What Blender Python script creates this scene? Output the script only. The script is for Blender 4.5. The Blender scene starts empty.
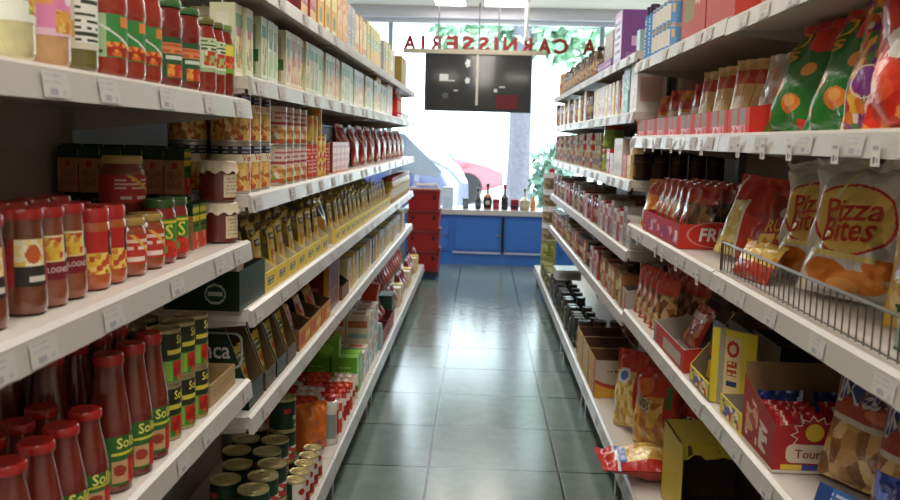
import bpy, math, random
import numpy as np
from mathutils import Vector, Matrix

random.seed(7)
scene = bpy.context.scene
COL = scene.collection

# ------------------------------------------------------------------ camera
FPX, PIT, YAW, ROLL, HC = 887.56, .12369, -.03143, .02637, 1.53
Fw = Vector((math.sin(YAW) * math.cos(PIT), math.cos(YAW) * math.cos(PIT), -math.sin(PIT)))
R0 = Vector((math.cos(YAW), -math.sin(YAW), 0))
U0 = R0.cross(Fw)
Rt = R0 * math.cos(ROLL) + U0 * math.sin(ROLL)
Up = -R0 * math.sin(ROLL) + U0 * math.cos(ROLL)


def Yp(px, X, z):
    """distance along the aisle at which the vertical line of a photo column meets the plane x = X"""
    dz, k = z - HC, px - 450
    return (k * (X * Fw[0] + dz * Fw[2]) - FPX * (X * Rt[0] + dz * Rt[2])) / (FPX * Rt[1] - k * Fw[1])


cam = bpy.data.cameras.new('camera')
cam.sensor_width = 36
cam.lens = 36 * FPX / 900
cam.clip_start = .02
cam.dof.use_dof = True
cam.dof.focus_distance = 2.5
cam.dof.aperture_fstop = 6.3
co = bpy.data.objects.new('camera', cam)
COL.objects.link(co)
M = Matrix((Rt, Up, -Fw)).transposed().to_4x4()
M.translation = Vector((0, 0, HC))
co.matrix_world = M
scene.camera = co


# ------------------------------------------------------------------ colour
def lin(c):
    return tuple((x / 12.92 if x <= .04045 else ((x + .055) / 1.055) ** 2.4) for x in c)


def rgb(r, g, b):
    return lin((r / 255, g / 255, b / 255))


_cc = {}


def H(s):
    if isinstance(s, tuple):
        return s
    if s not in _cc:
        _cc[s] = rgb(int(s[0:2], 16), int(s[2:4], 16), int(s[4:6], 16))
    return _cc[s]


# ------------------------------------------------------------------ materials
MAT = {}


def mat(name, rough=.5, metal=0., coat=0., bump=0., bscale=40., bdist=.002, spec=.5, var=.12, emis=None, estr=0., fixed=None, coatr=.05):
    m = bpy.data.materials.new(name)
    m.use_nodes = True
    nt = m.node_tree
    b = nt.nodes['Principled BSDF']
    b.inputs['Roughness'].default_value = rough
    b.inputs['Metallic'].default_value = metal
    b.inputs['Coat Weight'].default_value = coat
    b.inputs['Coat Roughness'].default_value = coatr
    b.inputs['Specular IOR Level'].default_value = spec
    tc = nt.nodes.new('ShaderNodeTexCoord')
    nz = nt.nodes.new('ShaderNodeTexNoise')
    nz.inputs['Scale'].default_value = bscale
    nz.inputs['Detail'].default_value = 3
    nt.links.new(tc.outputs['Object'], nz.inputs['Vector'])
    if fixed is None:
        at = nt.nodes.new('ShaderNodeAttribute')
        at.attribute_name = 'Col'
        src = at.outputs['Color']
    else:
        rg = nt.nodes.new('ShaderNodeRGB')
        rg.outputs[0].default_value = (*fixed, 1)
        src = rg.outputs[0]
    hs = nt.nodes.new('ShaderNodeHueSaturation')
    mr = nt.nodes.new('ShaderNodeMapRange')
    mr.inputs['To Min'].default_value = 1 - var
    mr.inputs['To Max'].default_value = 1 + var
    nt.links.new(nz.outputs['Fac'], mr.inputs['Value'])
    nt.links.new(mr.outputs['Result'], hs.inputs['Value'])
    nt.links.new(src, hs.inputs['Color'])
    nt.links.new(hs.outputs['Color'], b.inputs['Base Color'])
    if bump:
        bp = nt.nodes.new('ShaderNodeBump')
        bp.inputs['Strength'].default_value = bump
        bp.inputs['Distance'].default_value = bdist
        nt.links.new(nz.outputs['Fac'], bp.inputs['Height'])
        nt.links.new(bp.outputs['Normal'], b.inputs['Normal'])
        if coat:
            nt.links.new(bp.outputs['Normal'], b.inputs['Coat Normal'])
    if emis is not None:
        b.inputs['Emission Color'].default_value = (*emis, 1)
        b.inputs['Emission Strength'].default_value = estr
    MAT[name] = m
    return m


mat('glass', rough=.28, coat=1., coatr=.03, bscale=60, var=.3, spec=.6)
mat('card', rough=.55, bscale=25, var=.06)
mat('cardgloss', rough=.42, bscale=25, var=.06, coat=.08, coatr=.2, spec=.35)
mat('paper', rough=.6, bscale=60, var=.05)
mat('ink', rough=.5, bscale=60, var=.02)
mat('lid', rough=.3, coat=.4, coatr=.1, bscale=30, var=.08)
mat('tin', rough=.3, metal=.6, bscale=50, var=.08)
mat('film', rough=.3, coat=.35, coatr=.12, bump=.55, bscale=28, bdist=.012, var=.08)
mat('foil', rough=.33, metal=.35, bump=.7, bscale=14, bdist=.02, var=.06)
mat('clear', rough=.3, coat=.9, coatr=.06, bump=.7, bscale=22, bdist=.016, var=.2)
mat('plastic', rough=.4, bscale=40, var=.06)
mat('enamel', rough=.38, bscale=9, var=.05, coat=.15, coatr=.2)
mat('panel', rough=.5, bscale=6, var=.05)
mat('wire', rough=.35, metal=.8, bscale=40, var=.05)
mat('wall', rough=.8, bscale=5, var=.05, bump=.1)
mat('bark', rough=.9, bscale=18, var=.4, bump=.6, bdist=.03)
mat('leaf', rough=.6, bscale=9, var=.45)
mat('paint', rough=.25, coat=1., coatr=.05, bscale=3, var=.05)
mat('darkglass', rough=.08, spec=.8, bscale=3, var=.2)
mat('lamp', rough=.5, fixed=(.9, .9, .9), emis=(1, .93, .84), estr=11)


# window glass
m = bpy.data.materials.new('pane')
m.use_nodes = True
nt = m.node_tree
nt.nodes.clear()
o = nt.nodes.new('ShaderNodeOutputMaterial')
mx = nt.nodes.new('ShaderNodeMixShader')
tr = nt.nodes.new('ShaderNodeBsdfTransparent')
gl = nt.nodes.new('ShaderNodeBsdfGlossy')
fr = nt.nodes.new('ShaderNodeFresnel')
nz = nt.nodes.new('ShaderNodeTexNoise')
rp = nt.nodes.new('ShaderNodeMapRange')
tr.inputs['Color'].default_value = (.93, .97, .98, 1)
gl.inputs['Roughness'].default_value = .02
nz.inputs['Scale'].default_value = 2
rp.inputs['To Min'].default_value = .01
rp.inputs['To Max'].default_value = .03
nt.links.new(nz.outputs['Fac'], rp.inputs['Value'])
nt.links.new(rp.outputs['Result'], gl.inputs['Roughness'])
nt.links.new(fr.outputs[0], mx.inputs[0])
nt.links.new(tr.outputs[0], mx.inputs[1])
nt.links.new(gl.outputs[0], mx.inputs[2])
nt.links.new(mx.outputs[0], o.inputs[0])
MAT['pane'] = m

# tiled floor
m = bpy.data.materials.new('floor_tiles')
m.use_nodes = True
nt = m.node_tree
b = nt.nodes['Principled BSDF']
tc = nt.nodes.new('ShaderNodeTexCoord')
mp = nt.nodes.new('ShaderNodeMapping')
T = .6094
mp.inputs['Location'].default_value = (.2011 / T, -(7.058 - T * 20) / T, 0)
mp.inputs['Scale'].default_value = (1 / T, 1 / T, 1 / T)
nt.links.new(tc.outputs['Object'], mp.inputs['Vector'])
br = nt.nodes.new('ShaderNodeTexBrick')
br.offset = 0
br.offset_frequency = 1
br.squash = 1
br.inputs['Scale'].default_value = 1
br.inputs['Brick Width'].default_value = 1
br.inputs['Row Height'].default_value = 1
br.inputs['Mortar Size'].default_value = .011
br.inputs['Mortar Smooth'].default_value = .3
br.inputs['Color1'].default_value = (*rgb(104, 118, 114), 1)
br.inputs['Color2'].default_value = (*rgb(111, 125, 121), 1)
br.inputs['Mortar'].default_value = (*rgb(30, 34, 34), 1)
nt.links.new(mp.outputs['Vector'], br.inputs['Vector'])
nz = nt.nodes.new('ShaderNodeTexNoise')
nz.inputs['Scale'].default_value = 9
nz.inputs['Detail'].default_value = 8
nz.inputs['Roughness'].default_value = .7
nt.links.new(tc.outputs['Object'], nz.inputs['Vector'])
mr = nt.nodes.new('ShaderNodeMapRange')
mr.inputs['From Min'].default_value = .3
mr.inputs['From Max'].default_value = .7
mr.inputs['To Min'].default_value = .86
mr.inputs['To Max'].default_value = 1.12
nt.links.new(nz.outputs['Fac'], mr.inputs['Value'])
hs = nt.nodes.new('ShaderNodeHueSaturation')
nt.links.new(br.outputs['Color'], hs.inputs['Color'])
nt.links.new(mr.outputs['Result'], hs.inputs['Value'])
nt.links.new(hs.outputs['Color'], b.inputs['Base Color'])
mr2 = nt.nodes.new('ShaderNodeMapRange')
mr2.inputs['To Min'].default_value = .13
mr2.inputs['To Max'].default_value = .24
nt.links.new(nz.outputs['Fac'], mr2.inputs['Value'])
nt.links.new(mr2.outputs['Result'], b.inputs['Roughness'])
nz2 = nt.nodes.new('ShaderNodeTexNoise')
nz2.inputs['Scale'].default_value = 80
nz2.inputs['Detail'].default_value = 4
nt.links.new(tc.outputs['Object'], nz2.inputs['Vector'])
ad = nt.nodes.new('ShaderNodeMath')
ad.operation = 'SUBTRACT'
ml = nt.nodes.new('ShaderNodeMath')
ml.operation = 'MULTIPLY'
ml.inputs[1].default_value = .25
nt.links.new(nz2.outputs['Fac'], ml.inputs[0])
nt.links.new(ml.outputs[0], ad.inputs[0])
nt.links.new(br.outputs['Fac'], ad.inputs[1])
bp = nt.nodes.new('ShaderNodeBump')
bp.inputs['Strength'].default_value = .16
bp.inputs['Distance'].default_value = .002
nt.links.new(ad.outputs[0], bp.inputs['Height'])
nt.links.new(bp.outputs['Normal'], b.inputs['Normal'])
b.inputs['Specular IOR Level'].default_value = .6
MAT['floor_tiles'] = m


# ------------------------------------------------------------------ mesh collector
class G:
    def __init__(s):
        s.v, s.f, s.c = [], [], []

    def add(s, *ps):
        i = len(s.v)
        s.v += [tuple(p) for p in ps]
        return i

    def face(s, idx, col):
        s.f.append(tuple(idx))
        s.c.append(H(col))

    def quad(s, a, b, c, d, col):
        i = s.add(a, b, c, d)
        s.face((i, i + 1, i + 2, i + 3), col)

    def surf(s, fn, nu, nv, paint):
        """grid over fn(u,v); paint is a colour or f(u,v)"""
        if callable(paint) and nu > 8:
            q = 3 if nu >= 20 else 2
            nu, nv = nu * q, nv * q
        i = len(s.v)
        for b in range(nv + 1):
            for a in range(nu + 1):
                s.v.append(tuple(fn(a / nu, b / nv)))
        for b in range(nv):
            for a in range(nu):
                k = i + b * (nu + 1) + a
                s.f.append((k, k + 1, k + nu + 2, k + nu + 1))
                s.c.append(H(paint((a + .5) / nu, (b + .5) / nv)) if callable(paint) else H(paint))

    def patch(s, a, b, c, d, paint, nu=1, nv=1):
        a, b, c, d = map(Vector, (a, b, c, d))
        s.surf(lambda u, v: (a * (1 - u) + b * u) * (1 - v) + (d * (1 - u) + c * u) * v, nu, nv, paint)

    def box(s, x0, x1, y0, y1, z0, z1, col, front=None, back=None, left=None, right=None, top=None, bottom=None, n=(1, 1)):
        nf = lambda p: n if callable(p) else (1, 1)
        p = front or col
        s.patch((x0, y0, z0), (x1, y0, z0), (x1, y0, z1), (x0, y0, z1), p, *nf(p))
        p = back or col
        s.patch((x1, y1, z0), (x0, y1, z0), (x0, y1, z1), (x1, y1, z1), p, *nf(p))
        p = left or col
        s.patch((x0, y1, z0), (x0, y0, z0), (x0, y0, z1), (x0, y1, z1), p, *nf(p))
        p = right or col
        s.patch((x1, y0, z0), (x1, y1, z0), (x1, y1, z1), (x1, y0, z1), p, *nf(p))
        p = top or col
        s.patch((x0, y0, z1), (x1, y0, z1), (x1, y1, z1), (x0, y1, z1), p, *nf(p))
        p = bottom or col
        s.patch((x0, y1, z0), (x1, y1, z0), (x1, y0, z0), (x0, y0, z0), p, *nf(p))

    def lathe(s, prof, seg=24, col='888888', x=0, y=0, a0=0, capb=True, capt=True):
        """prof: (r, z) or (r, z, colour of the ring above)"""
        i = len(s.v)
        for q in prof:
            for k in range(seg):
                a = 2 * math.pi * k / seg
                s.v.append((x + q[0] * math.cos(a), y + q[0] * math.sin(a), q[1]))
        for j in range(len(prof) - 1):
            cc = prof[j][2] if len(prof[j]) > 2 else col
            for k in range(seg):
                a, b = i + j * seg + k, i + j * seg + (k + 1) % seg
                s.f.append((a, b, b + seg, a + seg))
                s.c.append(H(cc((k + .5) / seg, j)) if callable(cc) else H(cc))
        flat = lambda c: H('888888') if callable(c) else H(c)
        if capb:
            s.f.append(tuple(i + k for k in reversed(range(seg))))
            s.c.append(flat(prof[0][2] if len(prof[0]) > 2 else col))
        if capt:
            e = i + (len(prof) - 1) * seg
            s.f.append(tuple(e + k for k in range(seg)))
            s.c.append(flat(prof[-1][2] if len(prof[-1]) > 2 else col))

    def band(s, r, z0, z1, paint, nu=24, nv=12, arc=math.pi, r1=None):
        """a label wrapped round the front (-Y) of a cylinder"""
        r1 = r if r1 is None else r1

        def fn(u, v):
            a = -math.pi / 2 + (u - .5) * 2 * arc
            q = r + (r1 - r) * v
            return q * math.cos(a), q * math.sin(a), z0 + (z1 - z0) * v
        s.surf(fn, nu, nv, paint)

    def tube(s, pts, r, col, seg=6):
        pts = [Vector(p) for p in pts]
        i = len(s.v)
        for j, p in enumerate(pts):
            t = (pts[min(j + 1, len(pts) - 1)] - pts[max(j - 1, 0)]).normalized()
            a = t.orthogonal().normalized() if abs(t.z) < .9 else Vector((1, 0, 0))
            a = (a - t * a.dot(t)).normalized()
            b = t.cross(a)
            for k in range(seg):
                w = 2 * math.pi * k / seg
                s.v.append(tuple(p + a * r * math.cos(w) + b * r * math.sin(w)))
        for j in range(len(pts) - 1):
            for k in range(seg):
                x, y = i + j * seg + k, i + j * seg + (k + 1) % seg
                s.face((x, y, y + seg, x + seg), col)
        s.face([i + k for k in reversed(range(seg))], col)
        s.face([i + (len(pts) - 1) * seg + k for k in range(seg)], col)

    def prism(s, poly, y0, y1, col, front=None):
        """poly of (x,z) in the XZ plane, extruded along y"""
        n = len(poly)
        i = s.add(*[(p[0], y0, p[1]) for p in poly], *[(p[0], y1, p[1]) for p in poly])
        s.face([i + k for k in range(n)], front or col)
        s.face([i + n + k for k in reversed(range(n))], col)
        for k in range(n):
            j = (k + 1) % n
            s.face((i + k, i + n + k, i + n + j, i + j), col)

    def xform(s, mtx, start=0):
        for k in range(start, len(s.v)):
            s.v[k] = tuple(mtx @ Vector(s.v[k]))
        return s

    def mesh(s, name, matname, smooth=True, ang=38):
        me = bpy.data.meshes.new(name)
        me.from_pydata(s.v, [], s.f)
        at = me.color_attributes.new('Col', 'FLOAT_COLOR', 'CORNER')
        buf = []
        for f, c in zip(s.f, s.c):
            buf += [c[0], c[1], c[2], 1.] * len(f)
        at.data.foreach_set('color', buf)
        me.materials.append(MAT[matname])
        if smooth:
            me.shade_smooth()
            me.set_sharp_from_angle(angle=math.radians(ang))
        me.update()
        return me


# ------------------------------------------------------------------ printed artwork
def hsh(*a):
    x = 0
    for q in a:
        x = (x * 1103515245 + int(q) * 2654435761 + 12345) & 0xffffffff
        x ^= x >> 13
        x = (x * 2246822519) & 0xffffffff
        x ^= x >> 16
    return (x & 0xffffff) / 0xffffff


def art(base, *layers):
    layers = [tuple(H(q) if isinstance(q, str) and len(q) == 6 else q for q in l) for l in layers]
    base = H(base)

    def f(u, v):
        c = base
        for l in layers:
            k = l[0]
            if k == 'r':
                if l[1] <= u <= l[3] and l[2] <= v <= l[4]:
                    c = l[5]
            elif k == 'e':
                if ((u - l[1]) / l[3]) ** 2 + ((v - l[2]) / l[4]) ** 2 <= 1:
                    c = l[5]
            elif k == 'o':  # ring
                q = ((u - l[1]) / l[3]) ** 2 + ((v - l[2]) / l[4]) ** 2
                if l[6] <= q <= 1:
                    c = l[5]
            elif k == 'd':  # diagonal stripe  u + a*v in [b0,b1]
                q = u + l[1] * v
                if l[2] <= q <= l[3]:
                    c = l[4]
            elif k == 'n':  # cells of colour
                if l[1] <= u <= l[3] and l[2] <= v <= l[4]:
                    cols, sx, sy, sd = l[5], l[6], l[7], l[8]
                    best = None
                    x, y = u * sx, v * sy
                    for i in range(int(x) - 1, int(x) + 2):
                        for j in range(int(y) - 1, int(y) + 2):
                            p, q = i + hsh(i, j, sd), j + hsh(j, i, sd + 7)
                            d = (p - x) ** 2 + (q - y) ** 2
                            if best is None or d < best[0]:
                                best = (d, hsh(i, j, sd + 3))
                    c = H(cols[int(best[1] * .9999 * len(cols))])
            elif k == 't':  # lines of small print
                if l[1] <= u <= l[3] and l[2] <= v <= l[4]:
                    rows = l[6]
                    q = (v - l[2]) / (l[4] - l[2]) * rows
                    if .3 < q % 1 < .75 and hsh(int(u * 26), int(q), 5) > .3:
                        c = l[5]
        return c
    return f


FONT = None


def letters(text, width, height, shear=0., bold=.012):
    """flat letter outlines centred on the origin in the XZ plane, facing -Y"""
    cu = bpy.data.curves.new('t', 'FONT')
    cu.body = text
    cu.resolution_u = 2
    cu.align_x = 'CENTER'
    cu.offset = bold
    cu.shear = shear
    ob = bpy.data.objects.new('t', cu)
    COL.objects.link(ob)
    dg = bpy.context.evaluated_depsgraph_get()
    me = bpy.data.meshes.new_from_object(ob.evaluated_get(dg))
    vs = [v.co.copy() for v in me.vertices]
    fs = [tuple(p.vertices) for p in me.polygons]
    bpy.data.objects.remove(ob)
    bpy.data.curves.remove(cu)
    bpy.data.meshes.remove(me)
    x0, x1 = min(v.x for v in vs), max(v.x for v in vs)
    y0, y1 = min(v.y for v in vs), max(v.y for v in vs)
    out = [((v.x - (x0 + x1) / 2) / (x1 - x0) * width, 0, (v.y - (y0 + y1) / 2) / (y1 - y0) * height) for v in vs]
    return out, fs


_tm = {}


def text_mesh(text, width, height, col, r=None, z=0., y=0., x=0., shear=0., rot=0., mirror=False, face=0., mname='ink', bold=.012):
    """lettering mesh at local (x,y,z); r bends it round a cylinder; face turns it about z"""
    key = (text, width, height, col, r, z, y, x, shear, rot, mirror, face, mname, bold)
    if key in _tm:
        return _tm[key]
    vs, fs = letters(text, width, height, shear, bold)
    g = G()
    cr, sr = math.cos(rot), math.sin(rot)
    cf, sf = math.cos(face), math.sin(face)
    for p in vs:
        px, pz = p[0] * cr - p[2] * sr, p[0] * sr + p[2] * cr
        if mirror:
            px = -px
        if r:
            a = -math.pi / 2 + (px + x) / r
            g.v.append((r * math.cos(a) * 1.0 , r * math.sin(a), pz + z))
        else:
            g.v.append((px * cf + x, px * sf + y, pz + z))
    for q in fs:
        g.face(q if not mirror else tuple(reversed(q)), col)
    _tm[key] = g.mesh('lettering', mname, smooth=False)
    return _tm[key]


# ------------------------------------------------------------------ objects, labels, groups
PENDING = {}
ONES = 'first second third fourth fifth sixth seventh eighth ninth tenth eleventh twelfth thirteenth fourteenth fifteenth sixteenth seventeenth eighteenth nineteenth'.split()
TENS = {20: 'twent', 30: 'thirt', 40: 'fort', 50: 'fift', 60: 'sixt', 70: 'sevent', 80: 'eight', 90: 'ninet'}


def ordw(n):
    if n < 20:
        return ONES[n - 1]
    t, o_ = n // 10 * 10, n % 10
    return TENS[t] + ('ieth' if o_ == 0 else 'y-' + ONES[o_ - 1])


def link(name, me, parent=None):
    o = bpy.data.objects.new(name, me)
    COL.objects.link(o)
    o.parent = parent
    return o


_vc = {}


def verts(me):
    if me.name not in _vc:
        a = np.empty(len(me.vertices) * 3)
        me.vertices.foreach_get('co', a)
        _vc[me.name] = a.reshape(-1, 3)
    return _vc[me.name]


def put(spec, loc, rz=0., desc='', cat='', where='', tilt=(0, 0), group=None, sc=1., over=False):
    """spec: (kind, [(part, mesh, [(sub, mesh)...], label?)...]); a lone part makes a one-mesh thing"""
    kind, parts = spec
    if len(parts) == 1 and not parts[0][2]:
        root = link(kind, parts[0][1])
    else:
        root = link(kind, None)
        root.empty_display_size = .03
        for p in parts:
            c = link(p[0], p[1], root)
            for q in p[2]:
                link(q[0], q[1], c)
    # stand the thing on its support and keep it behind the price rail
    E_ = np.array(Matrix.Rotation(rz, 3, 'Z') @ Matrix.Rotation(tilt[1], 3, 'Y') @ Matrix.Rotation(tilt[0], 3, 'X')) * sc
    P_ = np.concatenate([verts(q[1]) for q in parts if q[1] is not None]) @ E_.T
    lx, lz = loc[0], loc[2] + .0012
    lz -= min(0., P_[:, 2].min())
    if 'shelf' in where and not over:
        lx = min(lx, -.5795 - P_[:, 0].max()) if lx < 0 else max(lx, .6295 - P_[:, 0].min())
    root.location = (lx, loc[1], lz)
    root.rotation_euler = (tilt[0], tilt[1], rz)
    root.scale = (sc, sc, sc)
    root['category'] = cat
    PENDING.setdefault((desc, where), []).append((root, loc[1], group, abs(loc[0])))
    return root


def finish_labels():
    for (desc, where), lst in PENDING.items():
        if len(lst) == 1:
            lst[0][0]['label'] = (desc + ' ' + where).strip()
            if lst[0][2]:
                lst[0][0]['group'] = lst[0][2]
            continue
        ys = [q[1] for q in lst]
        flat = max(ys) - min(ys) < .03
        lst.sort(key=lambda q: q[3] if flat else q[1])
        for i, (o_, _, g, _x) in enumerate(lst):
            if flat:
                o_['label'] = f'{ordw(i + 1)} from the aisle, {desc} {where}'.strip()
                o_['group'] = g or f'{desc} row {where}'.strip()
                continue
            pre = 'nearest' if i == 0 else ('farthest' if i == len(lst) - 1 else ordw(i + 1) + ' nearest')
            o_['label'] = f'{pre} {desc} {where}'.strip()
            o_['group'] = g or f'{desc} row {where}'.strip()


def single(name, me, desc, cat, loc=(0, 0, 0), rz=0):
    o = link(name, me)
    o.location = loc
    o.rotation_euler.z = rz
    o['label'] = desc
    o['category'] = cat
    return o


def struct(name, me, parent=None):
    o = link(name, me, parent)
    if parent is None:
        o['kind'] = 'structure'
    return o


# ------------------------------------------------------------------ product builders (front faces -Y, base at z=0)
SEG = 24


def jar(kind, sauce, lid, label, h=.15, r=.035, lz=(.12, .56), neck=.78, lidh=.13, text=None, tcol='ffffff', tz=.45, tw=.04, th=.012, arc=math.pi, nu=26, nv=14, bulge=1., body='glass_body', seg=SEG, waist=False):
    g = G()
    l0, l1 = r * 1.008, None
    g.lathe([(r * .7, 0), (r * .86, .012 * h), (r * .96, .045 * h), (r, .10 * h), (r, .58 * h), (r * bulge, .66 * h), (r * .97 * bulge, .72 * h), (r * (neck + .08), .80 * h), (r * neck, .84 * h), (r * neck, .9 * h)], seg, sauce)
    if waist:
        g = G()
        g.lathe([(r * .72, 0), (r * .92, .02 * h), (r, .08 * h), (r, .15 * h), (r * .965, .28 * h), (r * .90, .5 * h), (r * .885, .72 * h), (r * .84, .8 * h), (r * neck, .85 * h), (r * neck, .9 * h)], seg, sauce)
        l0, l1 = r * (.965 + .01), r * (.885 + .012)
    parts = [(body, g.mesh(body, 'glass'), [])]
    g = G()
    lr = r * neck * 1.08
    z0 = h * (1 - lidh)
    g.lathe([(lr * .98, z0), (lr, z0 + .004), (lr, h - .004), (lr * .95, h), (lr * .75, h - .001), (lr * .72, h - .0025)], seg, lid)
    parts.append(('lid', g.mesh('lid', 'lid'), []))
    if label:
        g = G()
        g.band(l0, lz[0] * h, lz[1] * h, label, nu, nv, arc, r1=l1)
        sub = []
        if text:
            sub = [('lettering', text_mesh(text, tw, th, tcol, r=r * 1.025, z=tz * h))]
        parts.append(('label', g.mesh('label', 'paper'), sub))
    return kind, parts


def bottle(kind, prof, col, cap, label=None, lz=(0, .1), lr=.03, lmat='paper', capn='cap', seg=20, text=None, body='glass_body', nu=20, nv=12, arc=math.pi):
    g = G()
    g.lathe(prof, seg, col)
    parts = [(body, g.mesh(body, 'glass'), [])]
    g = G()
    g.lathe(cap[0], seg, cap[1])
    parts.append((capn, g.mesh(capn, 'lid'), []))
    if label:
        g = G()
        g.band(lr, lz[0], lz[1], label, nu, nv, arc)
        sub = []
        for t in text or []:
            sub.append(('lettering', text_mesh(t[0], t[1], t[2], t[3], r=lr + .0012, z=t[4], bold=.02)))
        parts.append(('label', g.mesh('label', lmat), sub))
    return kind, parts


def can(kind, label, h=.11, r=.037, top='c9b98a', nu=28, nv=14, text=None, ring=True, seg=SEG):
    g = G()
    g.lathe([(r * .96, 0), (r, .003), (r * .985, .006), (r * .985, h - .006), (r, h - .003), (r * .99, h), (r * .93, h - .001), (r * .9, h - .005), (r * .55, h - .005), (r * .52, h - .0035), (r * .2, h - .0035)], seg, top)
    parts = [('tin_body', g.mesh('tin_body', 'tin'), [])]
    g = G()
    g.band(r * .992, .007, h - .007, label, nu, nv)
    sub = []
    for t in text or []:
        sub.append(('lettering', text_mesh(t[0], t[1], t[2], t[3], r=r * 1.006, z=t[4], x=t[5] if len(t) > 5 else 0.)))
    parts.append(('label', g.mesh('label', 'cardgloss'), sub))
    if ring:
        g = G()
        g.tube([(r * .35 * math.cos(a) * 1., r * (.35 + .28 * math.sin(a)) , h - .001) for a in [k * math.pi / 5 for k in range(11)]], .0016, top)
        parts.append(('ring_pull', g.mesh('ring_pull', 'tin'), []))
    return kind, parts


def carton(kind, w, d, h, col, front=None, side=None, top=None, n=(10, 12), text=None, fin=False, m='cardgloss'):
    g = G()
    g.box(-w / 2, w / 2, 0, d, 0, h, col, front=front, back=front, left=side, right=side, top=top, n=n)
    if fin:
        g.box(-w / 2, w / 2, d / 2 - .001, d / 2 + .001, h, h + .006, top or col)
    sub = []
    for t in text or []:
        sub.append(('lettering', text_mesh(t[0], t[1], t[2], t[3], z=t[4], y=-.0012, x=t[5] if len(t) > 5 else 0., shear=t[6] if len(t) > 6 else 0., rot=t[7] if len(t) > 7 else 0.)))
    if not sub:
        return kind, [('carton', g.mesh(kind, m, smooth=False), [])]
    return kind, [('carton_body', g.mesh('carton_body', m, smooth=False), sub)]


def tray(kind, w, d, hf, hb, col, inner='9a8f80', front=None, side=None, back=None, n=(10, 8), text=None, m='card', cut=0., t=.003, lip=None, sideback=None):
    """open display box: front wall hf high, back wall hb high, side walls slope between"""
    g = G()
    x0, x1 = -w / 2, w / 2
    P = g.patch
    fr = front or col
    nn = n if callable(fr) else (1, 1)
    hs = hf if sideback is None else sideback
    P((x0, 0, 0), (x1, 0, 0), (x1, 0, hf), (x0, 0, hf), fr, *nn)
    P((x1, t, t), (x0, t, t), (x0, t, hf), (x1, t, hf), inner)
    P((x0, 0, hf), (x1, 0, hf), (x1, t, hf), (x0, t, hf), lip or col)
    bk = back or col
    P((x1, d, 0), (x0, d, 0), (x0, d, hb), (x1, d, hb), bk)
    P((x0, d - t, t), (x1, d - t, t), (x1, d - t, hb), (x0, d - t, hb), inner)
    P((x0, d - t, hb), (x1, d - t, hb), (x1, d, hb), (x0, d, hb), lip or col)
    sd = side or col
    ns = n if callable(sd) else (1, 1)
    k = 1 - cut
    for sx, inn in ((x0, x0 + t), (x1, x1 - t)):
        a, b_, c, d_ = (sx, d, 0), (sx, 0, 0), (sx, 0, hf), (sx, d, hb)
        if sx == x0:
            P(a, b_, c, d_, sd, *ns)
            P((inn, 0, t), (inn, d, t), (inn, d, hb), (inn, 0, hf), inner)
        else:
            P(b_, a, d_, c, sd, *ns)
            P((inn, d, t), (inn, 0, t), (inn, 0, hf), (inn, d, hb), inner)
        P((min(sx, inn), 0, hf), (max(sx, inn), 0, hf), (max(sx, inn), d, hb), (min(sx, inn), d, hb), lip or col)
    P((x0, 0, t), (x1, 0, t), (x1, d, t), (x0, d, t), inner)
    P((x0, d, 0), (x1, d, 0), (x1, 0, 0), (x0, 0, 0), col)
    sub = []
    for q in text or []:
        sub.append(('lettering', text_mesh(q[0], q[1], q[2], q[3], z=q[4], y=-.0012, x=q[5] if len(q) > 5 else 0.)))
    if sub:
        return kind, [('box_wall', g.mesh('box_wall', m, smooth=False), sub)]
    return kind, [('box_wall', g.mesh(kind, m, smooth=False), [])]


def bag(kind, w, h, d, paint, back='b0aca6', m='film', nu=22, nv=28, seal=.06, pinch=.05, sd=1, text=None, flop=0., crump=0.):
    """pillow bag standing on its bottom seal, printed side to -Y"""
    g = G()
    rnd = random.Random(sd)
    ph = [rnd.random() * 6.28 for _ in range(6)]

    def prof(u, v):
        e = max(0., min(1., (v - .02) / (.98 - seal - .02)))
        f = (math.sin(math.pi * min(1, max(0, e))) ** .55) if 0 < e < 1 else 0
        g_ = max(0., math.sin(math.pi * u)) ** .6
        low = 1.15 - .45 * v
        return d / 2 * f * g_ * low

    def pos(u, v, sgn):
        k = 1 - pinch * (4 * (v - .5) ** 2) * -.6 - pinch * math.sin(math.pi * v)
        x = (u - .5) * w * k
        t = prof(u, v)
        wr = .010 * d / .08 * (math.sin(u * 17 + ph[0] + 3 * v) * (v ** 3) + math.sin(u * 13 + ph[1]) * ((1 - v) ** 4)) * min(1, t / (d * .1) if d else 0)
        wr += .005 * d / .08 * math.sin(v * 11 + ph[2] + u * 4) * math.sin(u * 7 + ph[3]) * min(1, t / (d * .15))
        z = v * h
        if crump:
            wgt = min(1, abs(u - .5) * 2.2 + max(0, v - .6)) * min(1, v * 5)
            wr += crump * wgt * (abs(math.sin(5 * u + 4 * v + ph[0])) + abs(math.sin(9 * u - 7 * v + ph[1])) - 1.2)
        y = sgn * max(.0014, t + wr if t > .002 else t) + flop * max(0, v - .55) ** 2 * h
        if v > 1 - seal:
            y += .004 * math.sin(u * 21 + ph[4])
            z += .012 * h * math.sin(u * 3 + ph[5])
        if crump and v > .8:
            z += (v - .8) * h * .35 * (abs(math.sin(u * 7 + ph[3])) - .6)
            y += (v - .8) * h * .3 * math.sin(u * 9 + ph[2])
        return x, y + d * .5, z
    g.surf(lambda u, v: pos(u, v, -1), nu, nv, paint)
    n0 = len(g.v)
    bc = back if callable(back) else H(back)
    g.surf(lambda u, v: pos(1 - u, v, 1), max(6, nu // 2), max(8, nv // 2), bc)
    sub = []
    for t in text or []:
        sub.append(bent_text(t, pos, w, h))
    parts = [('bag_body', g.mesh('bag_body' if sub else kind, m, ang=60), sub)]
    return kind, parts


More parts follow.
